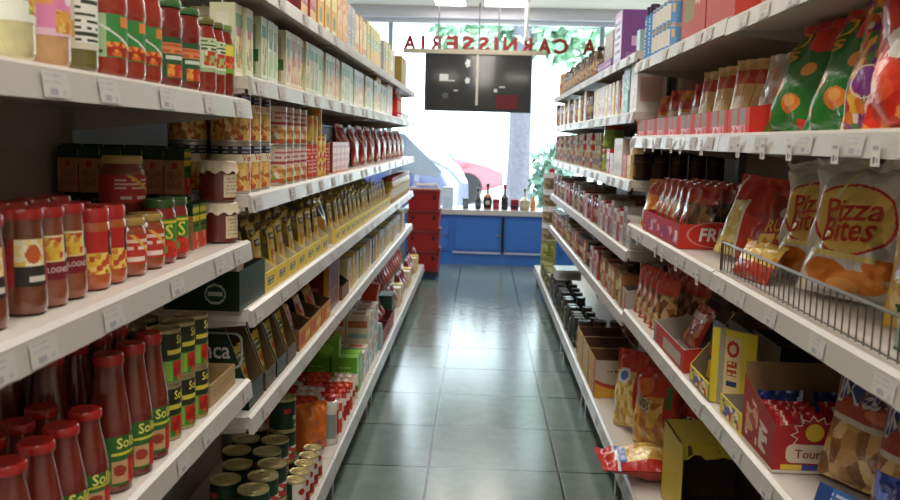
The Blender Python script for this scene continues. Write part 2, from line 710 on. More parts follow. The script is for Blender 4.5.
def bent_text(t, pos, w, h):
    """text printed on the front of a bag: (text, width, height, colour, u, v, rot)"""
    vs, fs = letters(t[0], t[1], t[2], t[7] if len(t) > 7 else 0)
    g = G()
    a = t[6] if len(t) > 6 else 0
    for p in vs:
        px, pz = p[0] * math.cos(a) - p[2] * math.sin(a), p[0] * math.sin(a) + p[2] * math.cos(a)
        u, v = min(.98, max(.02, t[4] + px / w)), min(.98, max(.02, t[5] + pz / h))
        q = pos(u, v, -1)
        g.v.append((q[0], q[1] - .003, q[2]))
    for f in fs:
        g.face(f, t[3])
    return 'lettering', g.mesh('lettering', 'ink', smooth=False)
# ------------------------------------------------------------------ the room
WL, WR, BASE, YW, ZC = .565, .615, .212, 11.6, 3.2


def simple(name, mname, *boxes, parent=None, kind=True, col='cccccc'):
    g = G()
    for b in boxes:
        g.box(*b[:6], b[6] if len(b) > 6 else col)
    me = g.mesh(name, mname, smooth=False)
    return struct(name, me, parent)


g = G()
g.patch((-2.6, -6.6, 0), (2.6, -6.6, 0), (2.6, YW + .05, 0), (-2.6, YW + .05, 0), '888888')
struct('floor', g.mesh('floor', 'floor_tiles', smooth=False))
simple('ceiling', 'wall', (-2.7, 2.7, -6.7, YW - .12, ZC, ZC + .1, 'f0e9de'))
simple('wall_left', 'wall', (-2.7, -2.6, -6.7, YW + .1, 0, ZC, 'cfc6b8'))
simple('wall_right', 'wall', (2.6, 2.7, -6.7, YW + .1, 0, ZC, 'cfc6b8'))
simple('wall_front', 'wall', (-2.6, 2.6, -6.7, -6.6, 0, ZC, 'd8d0c4'))
simple('wall_back', 'wall', (-2.6, 2.6, YW - .02, YW + .1, 0, .32, 'b9b8b4'), (-2.6, 2.6, YW - .12, YW + .1, 3.06, ZC + .1, 'e8e8f4'))
# shop window: frame with mullions and three panes
w = simple('window_1', 'enamel', (-2.6, 2.6, YW, YW + .06, .32, .38, 'c4d2dc'), (-2.6, 2.6, YW, YW + .06, 3.0, 3.06, 'dfe6ee'),
           (-2.6, -2.54, YW, YW + .06, .38, 3.0, 'c4d2dc'), (2.54, 2.6, YW, YW + .06, .38, 3.0, 'c4d2dc'))
for x in (-1.2, 1.5):
    simple('window_frame', 'enamel', (x - .03, x + .03, YW, YW + .06, .38, 3.0, '9fb2c4'), parent=w)
for x0, x1 in ((-2.54, -1.23), (-1.17, 1.47), (1.53, 2.54)):
    g = G()
    g.patch((x0, YW + .03, .38), (x1, YW + .03, .38), (x1, YW + .03, 3.0), (x0, YW + .03, 3.0), 'ffffff')
    struct('window_pane', g.mesh('window_pane', 'pane', smooth=False), w)

# red letters on the glass, read from the street
LT = 'A CARNISSERIA'
lets = [(583, 'A'), (556, 'C'), (539.5, 'A'), (522, 'R'), (506, 'N'), (492.5, 'I'), (480, 'S'), (465, 'S'), (449.5, 'E'), (433, 'R'), (421, 'I'), (408, 'A')]
sign = link('window_lettering', None)
sign.location = (0, YW, 2.7)
sign['label'] = 'dark red shop name letters stuck across the glass, seen reversed from inside'
sign['category'] = 'sign'
for i, (px, ch) in enumerate(lets):
    x = (px - 480.5) / FPX * YW * 1.005
    wd = {'I': .05}.get(ch, .178 if ch in 'ACN' else .155)
    zc = 2.68 + .12 - (px - 407) * .00002
    o_ = link('letter', text_mesh(ch, wd, .2, '8c1a1c', mirror=True, bold=.045), sign)
    o_.location = (x, .012, zc - 2.7 - .05)

# dark glass board under its rail, hung from the ceiling
bd = link('hanging_board', None)
bd.location = (-.06, 11.15, 1.88)
bd['label'] = 'dark glass board hung on rods in front of the window'
bd['category'] = 'board'
g = G()
g.box(-.66, .66, 0, .03, 0, .70, '232427')
link('frame', g.mesh('frame', 'enamel', smooth=False), bd)
for k, (x0, x1) in enumerate(((-.645, -.235), (-.225, .215), (.225, .645))):
    g = G()
    g.box(x0, x1, -.006, -.001, .015, .685, '3a3b3e')
    link('glass_panel', g.mesh('glass_panel', 'darkglass', smooth=False), bd)
for x, z, wd, hh, c in ((-.42, .41, .11, .085, 'e8e8e4'), (-.33, .375, .09, .018, 'd8d8d8'), (-.13, .59, .075, .12, 'e9efe9'), (-.13, .38, .075, .09, 'e9efe9'), (-.27, .255, .055, .018, 'd0d0d0'), (.30, .31, .075, .018, 'd0d0d0'), (.22, .265, .04, .04, 'e0e0e0'), (.36, .13, .27, .17, '6a1020'), (-.40, .19, .10, .09, '5a6468')):
    g = G()
    if c in ('e9efe9', '5a6468'):
        g.prism([(x + wd / 2 * math.cos(t) * (1 if k % 2 else .7), z + hh / 2 * math.sin(t) * (1 if k % 2 else .75)) for k, t in enumerate([j * math.pi / 5 for j in range(10)])], -.009, -.006, c)
    else:
        g.box(x - wd / 2, x + wd / 2, -.009, -.006, z - hh / 2, z + hh / 2, c)
    link('panel_mark', g.mesh('panel_mark', 'paper', smooth=False), bd)  # flat white, grey and red marks on the panel fronts
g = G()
g.box(-.025, .005, -.012, -.006, .08, .70, 'd9d6cc')  # pale strip stands in for a tube's reflection in the glass
link('reflection_strip', g.mesh('reflection_strip', 'plastic', smooth=False), bd)
g = G()
g.box(-.93, .82, -.02, .04, .70, .755, 'b7ac9a')
link('rail', g.mesh('rail', 'enamel', smooth=False), bd)
for x in (-.5, 0, .24):
    g = G()
    g.tube([(x, .01, .755), (x, .01, ZC - 1.88)], .008, '55565a')
    link('hanging_rod', g.mesh('hanging_rod', 'enamel'), bd)

# white tube hanging from the ceiling
g = G()
g.lathe([(.022, 0), (.03, .01), (.03, .05), (.024, .055), (.024, .45), (.05, .455), (.05, .48)], 14, 'f0efec')
single('ceiling_rod', g.mesh('ceiling_rod', 'enamel'), 'short white tube hanging from the ceiling right of the board', 'rod', (.50, 10.75, ZC - .48))

# ceiling lights; panels behind the camera are added to brighten the shelf interiors
for i, (x, y, wx, ly) in enumerate([(-.42, 10.95, .36, .62), (.24, 10.9, .48, .7)] + [(0, 9.2 - 1.7 * k, .5, 1.2) for k in range(9)] + [(.9, -1.2, .6, 1.2), (-.9, -1.2, .6, 1.2)]):
    t = link('ceiling_light', None)
    t.location = (x, y, ZC)
    g = G()
    a, b_ = wx / 2, ly / 2
    for bx in ((-a - .02, a + .02, -b_ - .02, -b_), (-a - .02, a + .02, b_, b_ + .02), (-a - .02, -a, -b_, b_), (a, a + .02, -b_, b_)):
        g.box(*bx, -.03, 0, 'c8c8cc')
    link('frame', g.mesh('frame', 'enamel', smooth=False), t)
    g = G()
    g.patch((-a, b_, -.015), (a, b_, -.015), (a, -b_, -.015), (-a, -b_, -.015), 'ffffff')
    link('diffuser', g.mesh('diffuser', 'lamp', smooth=False), t)
    t['category'] = 'ceiling light'
    if i == 0:
        t['label'] = 'bright ceiling light panel by the window, left of the hanging rods'
    elif i == 1:
        t['label'] = 'bright ceiling light panel by the window, right of the hanging rods'
    elif i > 10:
        t['label'] = ['added fill light panel behind the camera on the right', 'added fill light panel behind the camera on the left'][i - 11]
    else:
        t['label'] = f'{ordw(i - 1)} unseen ceiling light panel back from the window over the aisle'
        t['group'] = 'ceiling lights over the aisle'

# ------------------------------------------------------------------ outside
g = G()
g.patch((-14, YW + .1, -.12), (16, YW + .1, -.12), (16, 40, -.12), (-14, 40, -.12), 'c9c9c4')
struct('pavement', g.mesh('pavement', 'wall', smooth=False))
tr_ = link('street_tree', None)
tr_.location = (.73, 17, -.12)
tr_['label'] = 'tall street tree with grey trunk outside the window'
tr_['category'] = 'tree'
g = G()
rnd = random.Random(3)
g.lathe([(.36, 0), (.29, .25), (.24, .7), (.21, 1.4), (.205, 2.4), (.18, 3.6), (.13, 5)], 14, '6d6a74')
link('trunk', g.mesh('trunk', 'bark'), tr_)


def leafball(g, c, r, n, cols, rnd, s=.16):
    for _ in range(n):
        a, b_ = rnd.random() * 6.283, math.acos(2 * rnd.random() - 1)
        q = r * (rnd.random() ** .4)
        p = Vector((c[0] + q * math.sin(b_) * math.cos(a), c[1] + q * math.sin(b_) * math.sin(a), c[2] + q * math.cos(b_) * .8))
        d1 = Vector((rnd.gauss(0, 1), rnd.gauss(0, 1), rnd.gauss(0, 1))).normalized() * s
        d2 = d1.orthogonal().normalized() * s * .6
        g.quad(p - d1, p + d2, p + d1, p - d2, rnd.choice(cols))


g = G()
for _ in range(12):
    leafball(g, (rnd.uniform(-1.2, 3.4), rnd.uniform(-1, 1.5), rnd.uniform(2.9, 5.2)), rnd.uniform(.6, 1.0), 120, ['7fa884', '9cc0a0', 'b8d0bc', '6c9a78'], rnd, .17)
link('foliage', g.mesh('foliage', 'leaf', smooth=False), tr_)
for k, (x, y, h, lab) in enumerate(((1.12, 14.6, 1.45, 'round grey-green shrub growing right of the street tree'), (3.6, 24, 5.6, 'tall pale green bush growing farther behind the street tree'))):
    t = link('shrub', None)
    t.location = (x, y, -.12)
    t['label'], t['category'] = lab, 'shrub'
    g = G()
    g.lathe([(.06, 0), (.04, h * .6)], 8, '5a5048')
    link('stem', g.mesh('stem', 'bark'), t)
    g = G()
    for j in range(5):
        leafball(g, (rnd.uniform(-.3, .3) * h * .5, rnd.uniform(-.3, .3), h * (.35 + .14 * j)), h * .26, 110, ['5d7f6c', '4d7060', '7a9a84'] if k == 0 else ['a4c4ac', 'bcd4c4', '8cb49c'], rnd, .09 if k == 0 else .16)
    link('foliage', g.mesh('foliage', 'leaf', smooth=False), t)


def car(name, loc, rz, col, lab):
    t = link(name, None)
    t.location, t.rotation_euler.z = loc, rz
    t.scale = (1.24, 1.24, 1.24)
    t['label'], t['category'] = lab, 'car'
    g = G()
    # stations along x: (x, half width, sill z, belt z, roof z, roof half width)
    st = [(-2.0, .70, .42, .78, .80, .62), (-1.9, .80, .3, .92, .98, .66), (-1.45, .84, .25, .95, 1.38, .56), (-.6, .86, .24, .94, 1.50, .58), (.15, .86, .24, .92, 1.44, .56), (.95, .85, .25, .90, .97, .68), (1.6, .80, .28, .80, .84, .64), (1.98, .68, .40, .66, .68, .56)]
    rings = [[(x, -w_, s_), (x, -w_ * 1.01, (s_ + b_) / 2), (x, -w_ * .97, b_), (x, -rw, r_), (x, 0, r_ + .03), (x, rw, r_), (x, w_ * .97, b_), (x, w_ * 1.01, (s_ + b_) / 2), (x, w_, s_)] for x, w_, s_, b_, r_, rw in st]
    i0 = len(g.v)
    for r_ in rings:
        g.v += r_
    for a in range(len(rings) - 1):
        for k in range(8):
            i = i0 + a * 9 + k
            glass = (k in (2, 5) and 1 <= a <= 4) or (k in (3, 4) and a in (1, 4))
            g.face((i, i + 1, i + 10, i + 9), '3a4450' if glass else col)
    g.face([i0 + k for k in range(9)], col)
    g.face([i0 + (len(rings) - 1) * 9 + k for k in reversed(range(9))], col)
    link('car_body', g.mesh('car_body', 'paint', ang=50), t)
    for x in (-1.25, 1.2):
        for y in (-.82, .82):
            g = G()
            g.lathe([(.2, -.09), (.31, -.09), (.33, -.06), (.33, .06), (.31, .09), (.2, .09)], 20, '1c1c1e')
            g.lathe([(.2, -.07, 'b0b4b8'), (.2, .07, 'b0b4b8')], 14, 'b0b4b8')
            g.xform(Matrix.Translation((x, y, .33)) @ Matrix.Rotation(math.pi / 2, 4, 'X'))
            link('wheel', g.mesh('wheel', 'plastic'), t)
    for y in (-.98, .98):
        g = G()
        g.lathe([(.03, -.1), (.09, -.08), (.1, 0), (.08, .08), (.02, .1)], 12, '30363c')
        g.xform(Matrix.Translation((.35, y, 1.0)) @ Matrix.Rotation(math.pi / 2, 4, 'X') @ Matrix.Scale(.8, 4))
        link('side_mirror', g.mesh('side_mirror', 'paint'), t)


car('parked_car', (-2.75, 13.4, -.12), math.radians(172), '4a5488', 'blue-grey parked car standing close outside the window')
car('parked_car', (-1.9, 24, -.12), math.radians(4), 'b04a58', 'red parked car standing farther across the street')

# ------------------------------------------------------------------ blue counter by the window
ct = link('counter', None)
ct.location = (.15, 10.89, 0)
ct['label'] = 'low blue cabinet counter with white top under the window'
ct['category'] = 'counter'
BLU, BLD = '3a7ad8', '3470c8'
g = G()
g.box(-1.05, 1.25, .02, .62, .0, .62, BLU)
link('cabinet_body', g.mesh('cabinet_body', 'enamel', smooth=False), ct)
g = G()
g.box(-1.08, 1.28, -.02, .66, .62, .68, 'c9c9cc')
link('worktop', g.mesh('worktop', 'enamel', smooth=False), ct)
for x0, x1 in ((-.455, .13), (.175, .80), (.84, 1.22), (-1.02, -.50)):
    g = G()
    g.box(x0, x1, 0, .02, .17, .585, BLD)
    g.box(x0 + .03, x1 - .03, -.006, 0, .2, .555, BLU)
    d_ = link('door', g.mesh('door', 'enamel', smooth=False), ct)
    g = G()
    g.box(x1 - .06, x1 - .02, -.03, -.006, .36, .375, '8a8a8a')
    link('handle', g.mesh('handle', 'wire', smooth=False), d_)
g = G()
g.box(.135, .17, -.002, .03, .165, .60, '14161c')  # near-black strip stands in for the shade between the doors
link('gap_shade_strip', g.mesh('gap_shade_strip', 'enamel', smooth=False), ct)
for x0, x1 in ((-.46, .13), (.175, .80)):
    g = G()
    g.box(x0, x1, -.015, .02, .142, .162, 'c2d2f2')
    link('door_ledge', g.mesh('door_ledge', 'enamel', smooth=False), ct)
simple_b = 'on the white counter top by the window'
ZT = .682


def onc(px, z=ZT):
    return ((px - 480.5) / FPX * 11.0, 11.02, z)


b1 = bottle('wine_bottle', [(.036, 0), (.038, .01), (.038, .12), (.03, .15), (.015, .18), (.014, .25)], '26382c', ([(.016, .22), (.016, .26), (.012, .262)], '20261e'), art('2c3a4a', ('r', .3, .2, .7, .8, '5a6a7a')), (.03, .10), .0385)
put(b1, onc(479.5), 0, 'slim dark green bottle', 'bottle', simple_b)
b2 = bottle('whisky_bottle', [(.05, 0), (.052, .01), (.052, .15, 'b05a28'), (.04, .18, 'c07838'), (.016, .2), (.015, .27)], '8a3c1c', ([(.02, .27), (.02, .32), (.016, .322)], '2a2422'), art('2a1c24', ('r', .42, .35, .58, .75, 'cfc8c0')), (.02, .14), .0525)
put(b2, onc(489), 0, 'tall amber spirits bottle with square pale label', 'bottle', simple_b)
b3 = bottle('spirits_bottle', [(.04, 0), (.042, .01), (.042, .12), (.05, .15), (.025, .19), (.016, .2), (.016, .27)], '1c1a20', ([(.022, .26), (.024, .3), (.018, .315)], 'b02838'), art('18161a', ('r', .3, .1, .7, .9, '30323a')), (.02, .1), .043)
put(b3, onc(506), 0, 'black bottle with a red cap', 'bottle', simple_b)
b4 = bottle('flat_bottle', [(.055, 0), (.058, .01), (.058, .12), (.03, .15), (.013, .17), (.012, .25)], 'a89a7c', ([(.014, .23), (.014, .27), (.01, .272)], '3a4038'), art('b8ac90', ('r', .3, .2, .7, .8, 'c8c0a8')), (.03, .11), .0585)
put(b4, onc(526), 0, 'tan bottle with a thin dark neck', 'bottle', simple_b)
b5 = bottle('juice_bottle', [(.032, 0), (.034, .01), (.034, .11), (.02, .14), (.018, .16)], 'd08838', ([(.02, .15), (.02, .17), (.018, .172)], 'd8902c'))
put(b5, onc(534.5), 0, 'small amber bottle at the right end', 'bottle', simple_b)
put(carton('carton', .075, .06, .13, '5c6470', front=art('59616e', ('r', .15, .2, .85, .8, '7c8490'))), onc(467), 0, 'small grey box left of the bottles', 'box', simple_b)
rp = can('red_tin', art('a03040', ('r', 0, .3, 1, .7, 'b84858')), .13, .042, top='b8808a', ring=False)
put(rp, onc(497.5), 0, 'dark red tin left of the black bottle', 'tin', simple_b)
rp = can('red_tin', art('8c2838', ('r', 0, .1, 1, .45, '3c2030')), .13, .052, top='c84858', ring=False)
put(rp, onc(516), 0, 'wide red tin right of the black bottle', 'tin', simple_b)
put(carton('carton', .13, .1, .26, 'c2d6ea', front=art('bcd4ea', ('r', .1, .55, .9, .9, 'd8e8f6'))), onc(449), 0, 'tall pale blue box at the left end', 'box', simple_b)

# ------------------------------------------------------------------ gondola shelving
RAIL = 'bab5ae'
TICK = art('c4c0bb', ('t', .1, .5, .7, .95, 'b0adb0', 2), ('r', .25, .08, .55, .36, '9c99a0'), ('r', .72, .12, .88, .3, 'b0adb2'))
g = G()
g.patch((-.036, 0, 0), (.036, 0, 0), (.036, 0, .034), (-.036, 0, .034), TICK, 18, 10)
TICKET = g.mesh('price_ticket', 'paper', smooth=False)
g = G()
g.patch((-.016, 0, -.022), (.016, 0, -.022), (.016, 0, .02), (-.016, 0, .02), art('dcd8d4', ('r', .2, .12, .5, .35, '77747a'), ('r', .6, .15, .8, .3, '8a878c'), ('r', .15, .6, .8, .75, 'a5a2a6')), 10, 10)
HTAG = g.mesh('hanging_tag', 'paper', smooth=False)


def bay(side, y0, y1, shelves, label, nt=5, hang=(), top=2.04, base=True, seed=0):
    W = WL if side < 0 else WR
    D = .46
    X = lambda d: side * (W + d)      # d: distance in from the shelf front
    rnd = random.Random(seed)
    root = link('gondola_shelving', None)
    root.location = (X(D), (y0 + y1) / 2, 0)
    root['label'], root['category'], root['group'] = label, 'shelving', 'gondola shelving bays along the aisle'
    off = Vector(root.location)

    def part(name, g, m, par=root, smooth=False):
        g.xform(Matrix.Translation(-off))
        return link(name, g.mesh(name, m, smooth=smooth), par)

    def bx(g, d0, d1, a, b_, z0, z1, c):
        x0, x1 = sorted((X(d0), X(d1)))
        g.box(x0, x1, a, b_, z0, z1, c)
    g = G()
    z = .1
    while z < top - .05:
        bx(g, D, D + .012, y0, y1, z, min(top, z + .247), 'b4ada4')
        z += .25
    part('back_panel', g, 'panel')
    for y in (y0 + .012, y1 - .012):
        g = G()
        bx(g, D - .03, D, y - .012, y + .012, 0, top + .02, '8e8982')
        part('upright', g, 'enamel')
    for y in (y0 + .1, y1 - .1):
        g = G()
        bx(g, .02, .05, y - .02, y + .02, 0, BASE - .07, '7d7a78')
        part('base_foot', g, 'enamel')
    for zi, zz in enumerate([BASE] + list(shelves)):
        g = G()
        bx(g, .006, D - .005, y0 + .002, y1 - .002, zz - .03, zz, 'cbc4bb')
        b = part('base_shelf' if zi == 0 else 'shelf_board', g, 'enamel')
        g = G()
        hl = .07 if zi == 0 else .044
        s0, s1 = .0, .012
        xa, xb, xc = X(-.002), X(.008), X(.012)
        ya, yb = y0 + .003, y1 - .003
        zt, zb = zz + .003, zz - hl
        pts = [(xb, zt), (xa, zt - .006), (X(-.008), zb), (X(.004), zb), (xc, zt - .004)]
        n = len(pts)
        i = g.add(*[(p[0], ya, p[1]) for p in pts], *[(p[0], yb, p[1]) for p in pts])
        fl = side > 0
        g.face([i + k for k in (range(n) if fl else reversed(range(n)))], RAIL)
        g.face([i + n + k for k in (reversed(range(n)) if fl else range(n))], RAIL)
        for k in range(n):
            j = (k + 1) % n
            q = (i + k, i + n + k, i + n + j, i + j)
            g.face(q if fl else tuple(reversed(q)), RAIL)
        g.xform(Matrix.Translation(-off))
        link('price_rail', g.mesh('price_rail', 'enamel', smooth=False), b)
        if zi > 0:
            for y in (y0 + .006, y1 - .006):
                g = G()
                x0, x1 = X(.014), X(D - .02)
                pl = [(x0, zz - .002), (x0, zz - .04), (x1, zz - .085), (x1, zz - .002)]
                i = g.add(*[(p[0], y - .002, p[1]) for p in pl], *[(p[0], y + .002, p[1]) for p in pl])
                for q in ((0, 1, 2, 3), (7, 6, 5, 4), (0, 4, 5, 1), (1, 5, 6, 2), (2, 6, 7, 3), (3, 7, 4, 0)):
                    g.face([i + k for k in q], 'b9b2a9')
                part('shelf_bracket', g, 'enamel')
        for k in range(nt):
            o_ = link('price_ticket', TICKET, b)
            yy = y0 + (k + .5 + rnd.uniform(-.3, .3)) * (y1 - y0) / nt
            o_.location = Vector((X(-.0092), yy, zz - hl * .5 - .019)) - off
            o_.rotation_euler = (math.radians(-7), 0, math.radians(90 if side < 0 else -90))
        if zi in hang:
            for k in range(6):
                o_ = link('hanging_tag', HTAG, b)
                yy = y0 + (k + .5 + rnd.uniform(-.4, .4)) * (y1 - y0) / 6
                o_.location = Vector((X(-.0112), yy, zz - .034)) - off
                o_.rotation_euler = (0, 0, math.radians(90 if side < 0 else -90))
    return root


LS = (.813, 1.092, 1.381, 1.670, 1.913)
RS = (.819, 1.092, 1.383, 1.662, 1.905)
BW = 1.3335
LY = [.838, 2.171, 3.505, 4.838, 6.172, 7.505]
RY = [.985, 2.318, 3.668, 5.0, 6.333, 7.66]
bay(-1, LY[0], LY[1], (.56, .916, 1.268, 1.612), 'nearest shelving bay on the left side, holding sauce jars', 6, seed=1)
bay(1, RY[0], RY[1], (.853, 1.206, 1.562, 1.852), 'nearest shelving bay on the right side, with the wire guard', 6, hang=(3,), seed=2)
bay(1, RY[1], RY[2], (.848, 1.207, 1.562, 1.857), 'second nearest shelving bay on the right side, holding snack trays', 6, hang=(2, 3), seed=3)
for k in range(1, 5):
    bay(-1, LY[k], LY[k + 1], LS, f'{ordw(k + 1)} nearest shelving bay on the left side of the aisle', 5 if k < 3 else 3, seed=10 + k)
for k in range(2, 5):
    bay(1, RY[k], RY[k + 1], RS, f'{ordw(k + 1)} nearest shelving bay on the right side of the aisle', 5 if k < 3 else 3, seed=20 + k)
# low end shelves past the tall bays
bay(-1, LY[5], 9.3, (), 'low white end shelf past the last bay on the left', 3, top=.5, seed=31)
bay(1, RY[5], 9.5, (), 'low white end shelf past the last bay on the right', 3, top=.5, seed=32)
# ================================================================== LEFT SIDE
RZL, RZR = math.radians(90), math.radians(-90)
rnd = random.Random(11)


def yr(px_right, X, z, r):
    """aisle position of a round thing whose right outline stands at photo column px_right"""
    y = 1.6
    for _ in range(6):
        y = Yp(px_right - r * FPX / y, X, z)
    return y


# ---- near bay, top shelf: tall sauce jars
W_ = 'on the near left top shelf'
zA = 1.612
TOM = ['c03a1c', 'd86a30', 'e8a040', 'a02c14', 'cf5030']
jc = jar('cream_jar', 'd9cf9c', 'c9c49a', art('eef0e2', ('r', .0, .30, 1, .46, '3f5a3c'), ('n', .56, .12, .72, .5, ['e8b040', '88b040', 'd87030', 'e8d080'], 34, 12, 3), ('r', .40, .36, .55, .40, 'dfe6d8')), h=.17, r=.043, neck=.84, lz=(.3, .82), text='L', tcol='4f8a4a', tw=.012, th=.03, tz=.68)
jp = jar('peach_jar', 'd9a878', 'd8b090', art('e88cb8', ('r', .3, 0, .7, .12, 'f0c8dc'), ('e', .43, .62, .07, .13, 'f0a060'), ('n', .5, .05, .66, .42, ['e8a848', 'f0c878', 'd88830'], 30, 12, 5), ('e', .6, .62, .04, .1, 'f6e0ec')), h=.17, r=.043, neck=.84, lz=(.26, .74))
jo = jar('pesto_jar', '6f6a34', '5d6a30', art('d8d8c0', ('r', .42, .12, .62, .92, 'eef0e6'), ('t', .42, .1, .62, .9, '3a4034', 7), ('r', .34, .2, .42, .5, 'c8b860')), h=.165, r=.037, neck=.84, lz=(.22, .72))
GR = '3c7a3a'
jt1 = jar('tomato_sauce_jar', '9a2c14', 'a4281c', art('3f8a44', ('r', .28, 0, .42, 1, 'a9c79a'), ('n', .42, .02, .62, .36, TOM, 24, 9, 2), ('d', .5, .74, .77, 'e6e6e0'), ('r', .52, .72, .62, .96, 'e8843c'), ('r', .3, .1, .4, .16, '2c5a30')), h=.172, r=.038, neck=.92, lz=(.2, .60), bulge=1.05, lidh=.08)
jt2 = jar('green_lid_jar', '7a1c10', '3c6a38', art('2c5a34', ('r', .40, .60, .62, .86, 'e08a58'), ('t', .40, .58, .62, .86, 'c86030', 2), ('r', .42, .46, .60, .54, 'd8e0d0'), ('n', .44, .02, .62, .34, TOM, 24, 8, 4), ('r', .22, .2, .36, .9, '3f7a44')), h=.168, r=.038, neck=.93, lz=(.12, .58), bulge=1.05, lidh=.08)
jt3 = jar('tomato_sauce_jar', '8a2414', '6a6a3c', art('dfe6cc', ('r', .0, .8, 1, 1, 'c8d8b0'), ('t', .40, .62, .62, .95, '4a6a3a', 3), ('n', .42, .2, .64, .62, ['d0502c', '9cc070', 'e8e0c8', 'c03820'], 22, 10, 8), ('r', 0, 0, 1, .12, 'a8c090')), h=.165, r=.035, neck=.84, lz=(.3, .74), lidh=.08)
jt4 = jar('tomato_sauce_jar', '7e2010', '6f8a4a', art('7fb040', ('r', .42, .2, .58, .95, 'e8d850'), ('n', .44, .16, .66, .6, ['d0502c', 'c03820', 'e87848'], 20, 9, 6), ('r', .0, .8, .4, 1, '4a8a3a')), h=.168, r=.035, neck=.84, lz=(.34, .74), lidh=.08)
ya, ra = 0, 0
for px, sp, d in ((32, jc, 'pale cream sauce jar with white label'), (68, jp, 'peach coloured sauce jar with pink label'), (98, jo, 'olive green pesto jar with white label'),
                  (127, jt1, 'tomato sauce jar with bright green label'), (140, jt1, 'tomato sauce jar with bright green label'), (152, jt1, 'tomato sauce jar with bright green label'),
                  (182, jt2, 'green-lidded tomato jar with dark green label'), (200, jt2, 'green-lidded tomato jar with dark green label'),
                  (216, jt3, 'tomato jar with white and green label'), (222, jt3, 'tomato jar with white and green label')):
    X = -.624
    rr = .0435 if px < 70 else .0400 if px < 205 else .0355
    ya = max(yr(px, X, zA + .08, rr), ya + ra + rr)
    ra = rr
    put(sp, (X, ya, zA), RZL - .55, d, 'jar', W_)
for y in (ya + .071, ya + .142):
    if y > 2.133:
        break
    put(jt4, (-.624, y, zA), RZL - .5, 'tomato jar with yellow and green label', 'jar', W_)
for k in range(9):
    put(jt2 if k > 3 else jt1, (-.715, 1.12 + .105 * k, zA), RZL, 'tomato jar in the row behind', 'jar', W_)

# ---- near bay, middle shelf
W_ = 'on the near left middle shelf'
zB = 1.268
PASTA = ['e8b83c', 'f0d070', 'd88a2c', 'e8c850', 'c8502c']
PW = ('n', .36, .42, .60, 1., ['f0d890', 'f4ecd0', 'e8c060', 'f0e4c0'], 22, 9, 3)
jb0 = jar('ragu_jar', '6e3a22', 'b02a26', art('2a2422', PW, ('e', .5, .68, .06, .2, 'c8602c'), ('r', .3, 0, .36, 1, 'a82820'), ('r', .62, .0, .70, 1, 'a82820'), ('r', .46, .1, .6, .22, 'd8d0c8')), h=.15, r=.0315, lz=(.28, .72), neck=.84, waist=True, lidh=.1)
jb1 = jar('bolognese_jar', '8a4a30', 'b82c28', art('7a1a22', ('r', .38, .40, .66, 1, 'f0e2b0'), ('n', .40, .44, .58, .96, PASTA, 22, 8, 6), ('r', .60, .38, .72, 1, '1c1a1c'), ('r', .62, .42, .68, .56, 'e8e8e8')), h=.148, r=.0315, lz=(.28, .72), neck=.84, waist=True, lidh=.1, text='BOLOGNESE', tcol='e8c8c0', tw=.052, th=.008, tz=.38)
jb2 = jar('arrabbiata_jar', 'b85a28', 'c02c2c', art('c02a24', ('n', .36, .0, .62, .5, PASTA, 24, 9, 9), ('r', .58, .42, .70, .98, '201c1a'), ('e', .64, .72, .03, .14, 'd8d0c8')), h=.135, r=.033, lz=(.2, .72), neck=.88, lidh=.17)
jb3 = jar('gold_lid_jar', '9a4a22', 'b99a52', art('c23a2c', ('t', .34, .4, .64, .9, 'f0d8c8', 2), ('r', .40, .08, .58, .24, 'f0e0d4'), ('d', .3, .72, .76, 'e8b850')), h=.106, r=.035, lz=(.22, .72), neck=.86)
jb4 = jar('green_lid_jar', '8a1c12', '3a5a30', art('3f8a2c', ('r', .0, .0, 1, .22, 'b8281c'), ('n', .38, .05, .66, .45, ['d83a24', 'b82818', '5aa03c'], 18, 7, 4), ('r', .30, .88, .7, .96, 'e8d040')), h=.128, r=.033, lz=(.1, .7), neck=.86, text='S', tcol='f0e05a', tw=.018, th=.03, tz=.5)
XB = -.642
ya, ra = 0, 0
for px, sp, r, d in ((6, jb0, .031, 'ragu jar with black label and red lid'), (46, jb0, .031, 'ragu jar with black label and red lid'),
                     (66, jb1, .031, 'red-lidded bolognese jar with pasta picture'), (86, jb1, .031, 'red-lidded bolognese jar with pasta picture'),
                     (110, jb2, .033, 'squat orange sauce jar with red label'), (124, jb2, .033, 'squat orange sauce jar with red label'),
                     (146, jb3, .035, 'low gold-lidded sauce jar with red label'), (164, jb3, .035, 'low gold-lidded sauce jar with red label'),
                     (176, jb4, .033, 'tomato jar with green lid and green label'), (188, jb4, .033, 'tomato jar with green lid and green label')):
    ya = max(yr(px, XB, zB + .06, r), ya + ra + r + .001)
    ra = r
    put(sp, (XB, ya, zB), RZL - .6, d, 'jar', W_)
for k in range(4):
    put(jb0 if k < 3 else jb2, (-.715, 1.32 + .072 * k, zB), RZL - .6, 'red-lidded jar in the second row', 'jar', W_)
for k in range(5):
    put(jb3, (-.722, 1.60 + .075 * k, zB), RZL - .6, 'gold-lidded jar in the second row', 'jar', W_, sc=.87)
jbig = jar('large_sauce_jar', '7a2c16', 'b89c58', art('b8342c', ('t', .38, .45, .66, .9, 'e8c8b8', 3), ('r', .42, .12, .5, .24, 'e8d8cc'), ('r', .54, .12, .64, .24, 'e8d8cc'), ('d', .3, .76, .80, 'e0b850')), h=.118, r=.045, lz=(.22, .68), neck=.82)
put(jbig, (-.722, 1.775, zB + .0935), RZL - .8, 'large gold-lidded sauce jar standing on top of other jars', 'jar', W_)
